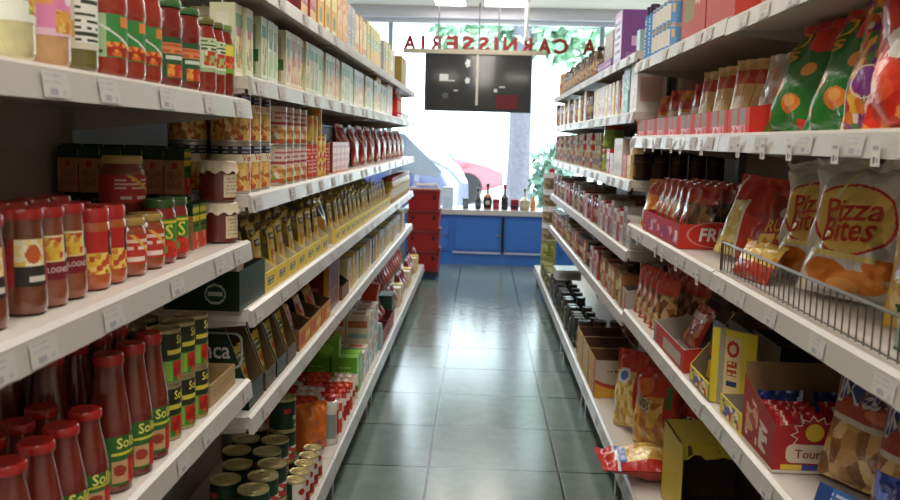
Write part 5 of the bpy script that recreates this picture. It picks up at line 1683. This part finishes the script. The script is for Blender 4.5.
# ---- near bay, wire guard and silver snack bags
W_ = 'on the near right middle shelf'
zB = 1.207
ga = G()
gb_ = G()
y0, y1, zt = RY[0] + .01, RY[1] - .01, .072
n = 44
for k in range(n + 1):
    y = (y1 - y0) * k / n
    gb_.tube([(0, y, .0), (0, y, zt)], .0016, '6a655f', 5)
gb_.tube([(0, 0, .004), (0, y1 - y0, .004)], .0018, '6a655f', 5)
ga.tube([(0, 0, zt), (0, y1 - y0, zt)], .0036, '8e8984', 8)
gc = G()
gc.tube([(0, y1 - y0, -.002), (0, y1 - y0, zt + .004)], .004, '6a655f', 6)
put(('wire_guard', [('top_rail', ga.mesh('top_rail', 'wire'), []), ('wire_grid', gb_.mesh('wire_grid', 'wire'), []), ('end_post', gc.mesh('end_post', 'wire'), [])]), (.634, y0, zB + .003), 0, 'low wire guard standing along the shelf edge', 'guard', W_)
SIL = art('d2cec9', ('e', .44, .56, .37, .235, 'e0c068'), ('o', .44, .56, .40, .255, 'c03a24', .86), ('e', .30, .17, .20, .10, 'dc8030'), ('e', .62, .14, .22, .08, 'e08a34'), ('e', .78, .25, .13, .07, 'd87828'), ('e', .45, .10, .12, .05, 'e8a050'), ('d', -.35, .02, .05, 'e8d8a0'), ('r', .16, .285, .74, .325, 'e8d488'))
sb = bag('silver_snack_bag', .27, .298, .11, SIL, 'c0bcb6', m='foil', crump=.016, nu=36, nv=40, sd=5, seal=.05, text=[('Pizza', .13, .048, 'c0301f', .44, .63, .12, .2), ('Bites', .13, .052, 'b82a1c', .44, .49, .12, .2)])
put(sb, (.745, 1.84, zB), RZR + .58, 'silver snack bag with yellow disc and red lettering', 'bag', W_, tilt=(-.14, .05))
put(sb, (.765, 2.11, zB), RZR + .52, 'silver snack bag with yellow disc and red lettering', 'bag', W_, tilt=(-.20, .0))
rus = bag('red_twist_bag', .2, .22, .09, art('a8281c', ('r', .1, .62, .9, .8, '8a1c14'), ('e', .5, .70, .2, .1, 'd8c8c0'), ('n', 0, 0, 1, .4, ['e0a838', 'd89028', 'b83c20', 'ecc860'], 8, 6, 4)), '98241a', nu=24, nv=26, sd=10, text=[('RUST', .13, .035, 'e8b83c', .5, .50, .0)])
put(rus, (.77, 2.33, zB), RZR + .6, 'dark red yellow-lettered bag beside the silver bags', 'bag', W_, tilt=(-.35, 0))
ylb = bag('yellow_snack_bag', .20, .10, .04, art('d8a830', ('r', 0, 0, 1, .4, 'b8301f'), ('n', 0, .4, 1, 1, ['e0b840', 'e8c860', 'd89828'], 7, 4, 2)), 'b8301f', nu=18, nv=12, sd=2)
put(ylb, (.650, 2.19, zB), RZR + .15, 'flat red and yellow bag lying behind the wire guard', 'bag', W_, tilt=(-.5, 0))
lil = bag('lilac_snack_bag', .24, .27, .10, art('e0b040', ('r', .1, .34, .5, 1, 'c8b0cc'), ('n', .3, .02, 1, .34, ['e08a30', 'd86c28', 'e8b050'], 6, 5, 4), ('r', .5, .4, 1, .8, 'e0c070')), 'b0a8a0', nu=24, nv=26, sd=14)
put(lil, (.77, 1.52, zB), RZR + .5, 'yellow and lilac snack bag', 'bag', W_, tilt=(-.1, 0))
grb = bag('green_bag', .14, .075, .06, art('2a6a30', ('n', 0, .5, 1, 1, ['3a7a3c', '8aa850', '2a5a2c'], 6, 4, 2)), '245a2a', nu=16, nv=12, sd=3)
put(grb, (.672, 1.375, zB), RZR + .2, 'small dark green bag behind the wire guard', 'bag', W_)

# ---- second bay, lower shelf
W_ = 'on the right lower snack shelf'
zC2 = .849
gtr = tray('grey_snack_tray', .46, .27, .07, .11, 'b0a598', inner='a89d90', front=art('b8281f', ('r', 0, 0, .1, 1, '8a8278'), ('r', .35, .1, .9, .7, 'b0a598')), side=art('b82a1c', ('r', .0, .86, 1, 1, 'a82418')), n=(16, 8))
put(gtr, (.622, 2.865, zC2), RZR, 'grey cardboard tray with red end wall', 'box', W_)
tri = bag('red_white_bag', .13, .17, .055, art('b42a20', ('r', .28, .08, .72, .62, 'd8b8a0'), ('d', .4, .8, .85, 'e0c8b8')), 'a8241a', m='film', nu=14, nv=16, sd=4)
for i in range(6):
    put(tri, (.93, 2.44 + .115 * i, zC2), RZR + .5, 'red pale-panelled bag at the back', 'bag', W_, tilt=(-.1, 0))
brn = bag('pretzel_bag', .14, .2, .05, art('8a5a34', ('r', 0, .70, 1, 1, 'c8342a'), ('n', 0, .02, 1, .68, ['a87040', '7a4a28', 'c89858', '5a3420', 'd8b888'], 7, 9, 3), ('r', 0, 0, .12, 1, 'b02a20')), 'a83024', m='clear', nu=16, nv=20, sd=7)
for i in range(4):
    put(brn, (.66, 3.205 + .11 * i, zC2), RZR + .5, 'front brown pretzel bag with red top', 'bag', W_, tilt=(-.12, 0))
    put(brn, (.775, 3.205 + .11 * i, zC2), RZR + .5, 'back brown pretzel bag with red top', 'bag', W_, tilt=(-.1, 0))
rlb = bag('red_bag', .2, .15, .05, art('b4281a', ('n', .1, .1, .9, .6, ['c83c28', 'a82014', 'd88a60'], 6, 8, 3), ('r', .1, .65, .9, .8, 'e0c0b0')), 'a42418', m='film', nu=16, nv=20, sd=5)
put(rlb, (.70, 2.96, zC2 + .006), RZR, 'wide red glossy bag standing in the grey tray', 'bag', W_, tilt=(-.4, 0))
pst = bag('pastry_bag', .06, .09, .04, art('d8bc98', ('r', 0, .6, 1, 1, 'b83024'), ('n', 0, 0, 1, .6, ['e0c8a0', 'c8a070'], 5, 5, 3)), 'a8281c', m='clear', nu=12, nv=12, sd=5)
put(pst, (.69, 2.60, zC2), RZR + .1, 'small red and cream pastry bag before the grey tray', 'bag', W_, tilt=(-.5, 0))
YD = art('d8c232', ('r', .16, .0, .30, 1, '9a927c'), ('r', .30, .04, .66, .92, 'd8c490'), ('o', .48, .76, .14, .11, 'b8342a', .3), ('r', .36, .40, .58, .60, 'b03a30'), ('t', .36, .40, .58, .60, 'e0cfa0', 3), ('r', .36, .26, .60, .33, '2a3a6a'))
yd = carton('yellow_display', .13, .015, .2, 'c8ac3c', front=YD, n=(20, 24), m='card')


def ydisp():
    g = G()
    g.box(-.11, .11, 0, .004, 0, .045, 'd8c23c', front=art('d8c848', ('n', .1, .1, .9, .9, ['d8c848', 'c84838', '5a5a9a', 'e8e0c0'], 9, 3, 2)), n=(18, 5))
    for sx in (-1, 1):
        pl = [(0, 0), (.2, 0), (.2, .2), (.12, .2), (0, .045)]
        x = sx * .11
        i = g.add(*[(x, p[0], p[1]) for p in pl], *[(x - sx * .004, p[0], p[1]) for p in pl])
        g.face([i + k for k in (range(5) if sx > 0 else reversed(range(5)))], 'b8aa88')
        g.face([i + 5 + k for k in (reversed(range(5)) if sx > 0 else range(5))], '7a6a4c')
        for k in range(5):
            j = (k + 1) % 5
            g.quad((x, *pl[k]), (x, *pl[j]), (x - sx * .004, *pl[j]), (x - sx * .004, *pl[k]), 'd8c832')
    g.box(-.11, .11, .196, .2, 0, .2, '9a8660', front='6a5638')
    g.box(-.11, .11, 0, .2, 0, .003, '9a8660')
    return 'yellow_snack_display', [('yellow_snack_display', g.mesh('yellow_snack_display', 'card', smooth=False), [])]


ysd = ydisp()
barp = bag('bar_packet', .04, .17, .02, art('2c3a7a', ('r', 0, .0, 1, .35, 'd8b040'), ('r', 0, .4, 1, .6, 'b83828'), ('r', 0, .8, 1, 1, '8a90b0')), '28346a', nu=6, nv=12, sd=3)
ytr = tray('yellow_tray', .19, .07, .05, .05, 'd8c23c', front=art('d8c848', ('n', .1, .1, .9, .9, ['d8c848', 'c84838', '5a5a9a', 'e8e0c0'], 9, 3, 2)), n=(18, 5))
put(ytr, (.632, 2.137, .854), RZR, 'low yellow printed tray beside the dark red carton', 'box', 'on the near right lower shelf')
for i, y in enumerate((2.455,)):
    put(ysd, (.632, y, zC2), RZR, 'yellow-edged snack display carton', 'box', W_)
    for j in range(4):
        for k in range(2):
            put(barp, (.675 + .045 * k, y - .075 + .05 * j, zC2 + .012), RZR + .3, ['front', 'back'][k] + ' dark blue snack bar packet', 'packet', W_, tilt=(-.08, 0))
put(yd, (.660, 2.283, .854), RZR + .75, 'tall yellow flap panel with red emblem', 'panel', W_)

# ---- near bay, lower shelf
W_ = 'on the near right lower shelf'
zC = .854


def sunbox():
    """red carton, its printed wall turned to the entrance"""
    w, d, h = .29, .22, .135
    g = G()
    x0, x1 = -w / 2, w / 2
    RD, IN = '9c1c20', '8a6a48'
    star = []
    hl, hr = .10, .135
    fa = art('9e1d21', ('r', 0, 0, 1, .06, 'cfc6b8'))
    sa = art('94201f', ('n', .12, .15, .5, .8, ['c89878', 'd8b898', 'a84838', '94201f'], 5, 7, 3), ('n', .55, .2, .8, .7, ['c8b8a8', '94201f'], 4, 7, 5), ('r', 0, 0, 1, .05, 'cfc6a8'))
    g.patch((x0, 0, 0), (x1, 0, 0), (x1, 0, hr), (x0, 0, hl), fa, 2, 16)
    g.patch((x1, .003, 0), (x0, .003, 0), (x0, .003, hl), (x1, .003, hr), IN)
    g.patch((x0, d, 0), (x0, 0, 0), (x0, 0, hl), (x0, d, h + .02), sa, 18, 16)
    g.patch((x0 + .003, 0, 0), (x0 + .003, d, 0), (x0 + .003, d, h + .02), (x0 + .003, 0, hl), IN)
    g.patch((x1, 0, 0), (x1, d, 0), (x1, d, h + .02), (x1, 0, hr), RD)
    g.patch((x1 - .003, d, 0), (x1 - .003, 0, 0), (x1 - .003, 0, hr), (x1 - .003, d, h + .02), IN)
    g.patch((x1, d, 0), (x0, d, 0), (x0, d, h + .02), (x1, d, h + .02), IN)
    g.patch((x0, d - .003, 0), (x1, d - .003, 0), (x1, d - .003, h + .05), (x0, d - .003, h + .05), IN)
    g.patch((x0, 0, .003), (x1, 0, .003), (x1, d, .003), (x0, d, .003), IN)
    g.patch((x0, d, 0), (x1, d, 0), (x1, 0, 0), (x0, 0, 0), RD)
    cx, cz = -.062, .083
    e = G()
    n = 26
    P = [((.040 if k % 2 else .030) * 1.15 * math.cos(math.pi * 2 * k / n), (.040 if k % 2 else .030) * math.sin(math.pi * 2 * k / n)) for k in range(n)]
    for k in range(n):
        a, b_ = P[k], P[(k + 1) % n]
        e.quad((cx + a[0], -.0012, cz + a[1]), (cx + b_[0], -.0012, cz + b_[1]), (cx + b_[0] * 1.09, -.0012, cz + b_[1] * 1.09), (cx + a[0] * 1.09, -.0012, cz + a[1] * 1.09), 'd8c4b4')
    q = G()
    q.prism([(cx + .019 * math.cos(k * math.pi / 10), cz + .006 + .019 * math.sin(k * math.pi / 10)) for k in range(20)], -.0014, -.0004, 'd8b83c')
    l_ = G()
    pl = []
    for k in range(4):
        for a in range(5):
            t = (k * 90 + a * 22.5) * math.pi / 180
            pl.append((cx + (.043 if k in (0, 3) else -.043) + .014 * math.cos(t), .043 + (.006 if k in (0, 1) else -.006) + .014 * math.sin(t)))
    l_.prism(pl, -.0018, -.0006, 'cdbca6')
    c2 = G()
    for k, c in enumerate(('d8b83c', '3a4a9a', '6a1418')):
        c2.box(cx - .066 + .044 * k, cx - .022 + .044 * k, -.0016, -.0004, .008, .019, c)
    return 'red_printed_carton', [('carton_body', g.mesh('carton_body', 'card', smooth=False), [
        ('starburst', e.mesh('starburst', 'ink', smooth=False)), ('yellow_disc', q.mesh('yellow_disc', 'ink', smooth=False)), ('name_plate', l_.mesh('name_plate', 'ink', smooth=False)),
        ('lettering', text_mesh('Tourist', .078, .019, '8a1c20', z=.043, y=-.0028, x=cx)), ('colour_bar', c2.mesh('colour_bar', 'ink', smooth=False))])]


put(sunbox(), (.617 + .145, 1.812, zC), 0, 'dark red printed carton with starburst emblem and lettering', 'box', W_)
RWP = art('b8242c', ('d', .4, .5, .56, 'e0c0a8'), ('d', .4, .9, .95, 'e8d0b8'), ('n', 0, 0, 1, .3, ['c83038', 'e8a860', 'a01c24'], 5, 4, 3))
rwp = bag('biscuit_packet', .1, .115, .022, RWP, 'a02028', nu=12, nv=14, sd=4)
for i in range(6):
    put(rwp, (.695 + .125 * (i % 2), 1.828 + .04 * (i // 2), zC + .006), 0, ['aisle-side', 'inner'][i % 2] + ' red packet inside the dark red carton', 'packet', W_, tilt=(-.25, 0), over=True)
bwp = bag('biscuit_packet', .1, .125, .022, art('24347c', ('n', 0, .5, 1, 1, ['2c3c8a', '1c2860', 'b8c0d8'], 5, 4, 3)), '24347c', nu=12, nv=14, sd=6)
for i in range(2):
    put(bwp, (.695 + .125 * i, 1.958, zC + .006), 0, ['aisle-side', 'inner'][i] + ' blue packet inside the dark red carton', 'packet', W_, tilt=(-.1, 0), over=True)
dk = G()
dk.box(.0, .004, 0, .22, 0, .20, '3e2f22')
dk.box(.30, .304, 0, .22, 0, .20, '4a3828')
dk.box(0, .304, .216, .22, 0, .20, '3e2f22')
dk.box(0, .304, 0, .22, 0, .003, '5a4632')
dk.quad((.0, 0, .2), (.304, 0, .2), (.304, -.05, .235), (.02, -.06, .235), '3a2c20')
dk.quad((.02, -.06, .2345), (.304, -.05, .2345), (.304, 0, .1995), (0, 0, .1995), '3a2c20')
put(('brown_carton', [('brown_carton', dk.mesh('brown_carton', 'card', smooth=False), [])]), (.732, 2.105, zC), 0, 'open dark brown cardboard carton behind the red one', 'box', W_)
BRD = art('c8985c', ('n', 0, 0, 1, .44, ['d0a468', 'b4844c', 'dcb880', '8a5c30', 'e4c890', 'c89858'], 7, 7, 8), ('r', 0, .44, 1, .48, 'd0c4b8'), ('r', 0, .48, 1, .62, 'a03826'), ('e', .62, .55, .18, .04, 'd06a4c'), ('r', 0, .62, 1, .80, '6a3a34'), ('r', 0, .80, 1, 1, 'a8563c'))
brd = bag('bread_bag', .21, .29, .11, BRD, 'a87840', m='clear', nu=30, nv=34, sd=5, seal=.07, text=[('Maes', .185, .066, 'c4c0c4', .5, .70, .1, .25), ('Maes', .175, .054, '2c3c78', .5, .702, .1, .25)])
put(brd, (.73, 1.665, zC), RZR + .62, 'clear bread roll bag with blue lettering', 'bag', W_, tilt=(-.12, .08))
put(brd, (.735, 1.465, zC), RZR + .55, 'clear bread roll bag with blue lettering', 'bag', W_, tilt=(-.12, .02))
lc = carton('offer_card', .09, .004, .055, '3a5a9a', front=art('3f66a8', ('r', 0, 0, .3, 1, '24407c'), ('t', .3, .5, .95, .9, 'b8c8e0', 2), ('d', -.6, .35, .9, 'b8302c')), n=(18, 10))
put(lc, (.632, 1.560, zC), RZR + .75, 'blue and red printed card leaning on the bread bags', 'card', W_, tilt=(-.2, .15))
blu = bag('blue_bag', .12, .15, .06, art('24348a', ('n', 0, 0, 1, 1, ['2a3c9a', '1c2a70', '6a7cc8'], 5, 7, 3)), '202c78', nu=16, nv=18, sd=8)
put(blu, (.66, 1.36, zC), RZR + .5, 'shiny dark blue bag at the edge of the photo', 'bag', W_, tilt=(-.1, 0))

# ---- bottom shelf: noodle bags, torn box, cartons
W_ = 'on the right bottom shelf'
z0 = BASE + .001
yel_ = G()


def torn():
    g = G()
    w, d, h = .28, .30, .30
    YL, IN = 'd0b83a', '4a3420'
    for a, b_ in ((-w / 2, -w / 2 + .004), (w / 2 - .004, w / 2)):
        g.box(a, b_, 0, d, 0, h, YL, left=YL if a < 0 else IN, right=IN if a < 0 else YL)
    g.box(-w / 2, w / 2, d - .004, d, 0, h, YL, front=IN)
    g.box(-w / 2, w / 2, 0, d, 0, .004, YL, top=IN)
    g.box(-w / 2, w / 2, .04, d, h - .004, h, YL, bottom=IN)
    n = 14
    r_ = random.Random(2)
    zs = [h - .03 - .02 * r_.random() for _ in range(n + 1)]
    for k in range(n):
        xa, xb = -w / 2 + w * k / n, -w / 2 + w * (k + 1) / n
        g.quad((xa, 0, zs[k]), (xb, 0, zs[k + 1]), (xb, .04, h), (xa, .04, h), YL)
        g.quad((xa, .04, h - .004), (xb, .04, h - .004), (xb, 0, zs[k + 1] - .002), (xa, 0, zs[k] - .002), IN)
    return 'torn_yellow_box', [('torn_yellow_box', g.mesh('torn_yellow_box', 'card', smooth=False), [])]


put(torn(), (.86, 2.95, z0), 0, 'torn yellow cardboard box with dark open side', 'box', W_)
NOO = ['e0c070', 'd0a850', 'ecd48c', 'c09040']
NA = art('d8b868', ('n', 0, 0, 1, .62, NOO, 11, 12, 4), ('r', 0, .72, 1, 1, 'c0281c'), ('r', .72, 0, 1, .74, 'b8261c'), ('e', .38, .66, .24, .10, 'd8dce4'), ('e', .38, .66, .15, .06, '4a6aa8'))
na = bag('noodle_bag', .23, .36, .10, NA, 'c03020', m='film', nu=26, nv=30, sd=4)
put(na, (.685, 3.98, z0), RZR + .55, 'red and white noodle bag with blue emblem', 'bag', W_, tilt=(-.15, -.12))
NB = art('d89a38', ('n', 0, 0, 1, .52, ['e0a840', 'd08a28', 'e8c060', 'b86a1c'], 11, 10, 6), ('r', 0, .60, 1, 1, 'c0301a'), ('e', .35, .74, .2, .12, 'd86a28'), ('r', .78, 0, 1, .6, 'b8281a'), ('r', .82, .46, .93, .74, '2c7a34'))
nbb = bag('snack_noodle_bag', .27, .33, .12, NB, 'b82c1a', m='film', nu=28, nv=30, sd=7, text=[('NOS', .12, .055, 'e6e2dc', .38, .52, -.3), ('NOS', .11, .045, '3a3c40', .38, .52, -.3)])
put(nbb, (.745, 3.72, z0), RZR + .60, 'orange noodle snack bag with green stripe', 'bag', W_, tilt=(-.2, -.2))
NCc = art('d8b868', ('n', 0, 0, 1, .70, NOO, 10, 11, 9), ('r', 0, .80, 1, 1, 'c0281c'), ('r', 0, .70, 1, .80, '3f5fa0'), ('r', 0, .79, 1, .82, 'd8d8e0'), ('r', .0, 0, .14, .78, 'b8261c'))
ncb = bag('noodle_bag', .25, .34, .13, NCc, 'c03020', m='film', nu=24, nv=30, sd=11)
put(ncb, (.845, 3.42, z0 + .004), math.radians(90), 'noodle bag lying flat over the shelf edge', 'bag', W_, tilt=(-math.pi / 2, 0), over=True)
nd = bag('noodle_bag', .19, .25, .09, art('d0a058', ('r', 0, .5, 1, 1, 'b8281c'), ('n', 0, 0, 1, .48, NOO, 9, 8, 3), ('e', .5, .55, .26, .10, 'd8dce4'), ('e', .5, .55, .17, .06, '3a5a9a')), 'b02418', m='film', nu=22, nv=26, sd=13, text=[('KS', .08, .05, '24407c', .5, .55, .1)])
put(nd, (.895, 3.66, z0), RZR + .7, 'red noodle bag with white patch behind the orange one', 'bag', W_, tilt=(-.15, .1))
put(nd, (.87, 4.0, z0), RZR + .5, 'red noodle bag behind the others', 'bag', W_, tilt=(-.1, .1))
rbg = bag('red_noodle_bag', .17, .30, .08, art('b42618', ('n', .1, .1, .9, .5, ['c83424', '9c1c12', 'd85a3c'], 5, 6, 4), ('r', .2, .55, .8, .7, '7a8ab8')), 'a82216', m='film', nu=18, nv=22, sd=6)
put(rbg, (.78, 4.22, z0), RZR + .5, 'tall plain red bag leaning at the back', 'bag', W_, tilt=(-.05, .1))
WY = art('d09a2c', ('e', .5, .85, .72, .62, 'b03024'), ('e', .5, .90, .74, .56, 'b8aa98'), ('t', .25, .66, .62, .76, '5a4a44', 1), ('e', .72, .71, .05, .07, 'b04034'))
wyt = tray('white_yellow_carton', .26, .27, .20, .20, 'c8a040', inner='6a4a34', front=WY, side=art('c89a38', ('r', .8, 0, 1, 1, 'a8302a')), n=(26, 20), lip='a07c50')
brt = tray('brown_open_carton', .26, .27, .20, .20, '9a7448', inner='5a3c2a', front=art('7a5038', ('r', 0, .86, 1, 1, 'a07c48')), side=art('c8a858', ('r', .9, 0, 1, 1, 'b03028')), n=(10, 10), lip='b08c54')
put(wyt, (.745, 4.525, z0), 0, 'open white and yellow carton with red curve', 'box', W_)
for i in range(2):
    put(brt, (.745, 4.81 + .285 * i, z0), 0, 'brown open carton behind the white and yellow one', 'box', W_)
orj = tinj('orange_jar', 'a85a2c', 'b8683c', ['c88858', '8a3c20', 'd8a878'], h=.22, r=.045)
for i in range(4):
    put(orj, (.68 + .098 * i, 5.47, z0), RZR, 'orange-brown jar behind the cartons', 'jar', W_, group='orange-brown jars on the right bottom shelf')
# ------------------------------------------------------------------ light
finish_labels()
wd = bpy.data.worlds.new('sky')
scene.world = wd
wd.use_nodes = True
nt = wd.node_tree
bg = nt.nodes['Background']
bg.inputs['Color'].default_value = (.80, .93, 1.0, 1)
bg.inputs['Strength'].default_value = 6.5
po = bpy.data.lights.new('window_portal', 'AREA')
po.shape = 'RECTANGLE'
po.size, po.size_y = 5.1, 2.7
po.cycles.is_portal = True
o_ = bpy.data.objects.new('window_portal', po)
COL.objects.link(o_)
o_.location = (0, YW + .15, 1.7)
o_.rotation_euler = (math.radians(-90), 0, 0)
scene.view_settings.view_transform = 'Standard'
scene.view_settings.look = 'None'
scene.view_settings.exposure = 0
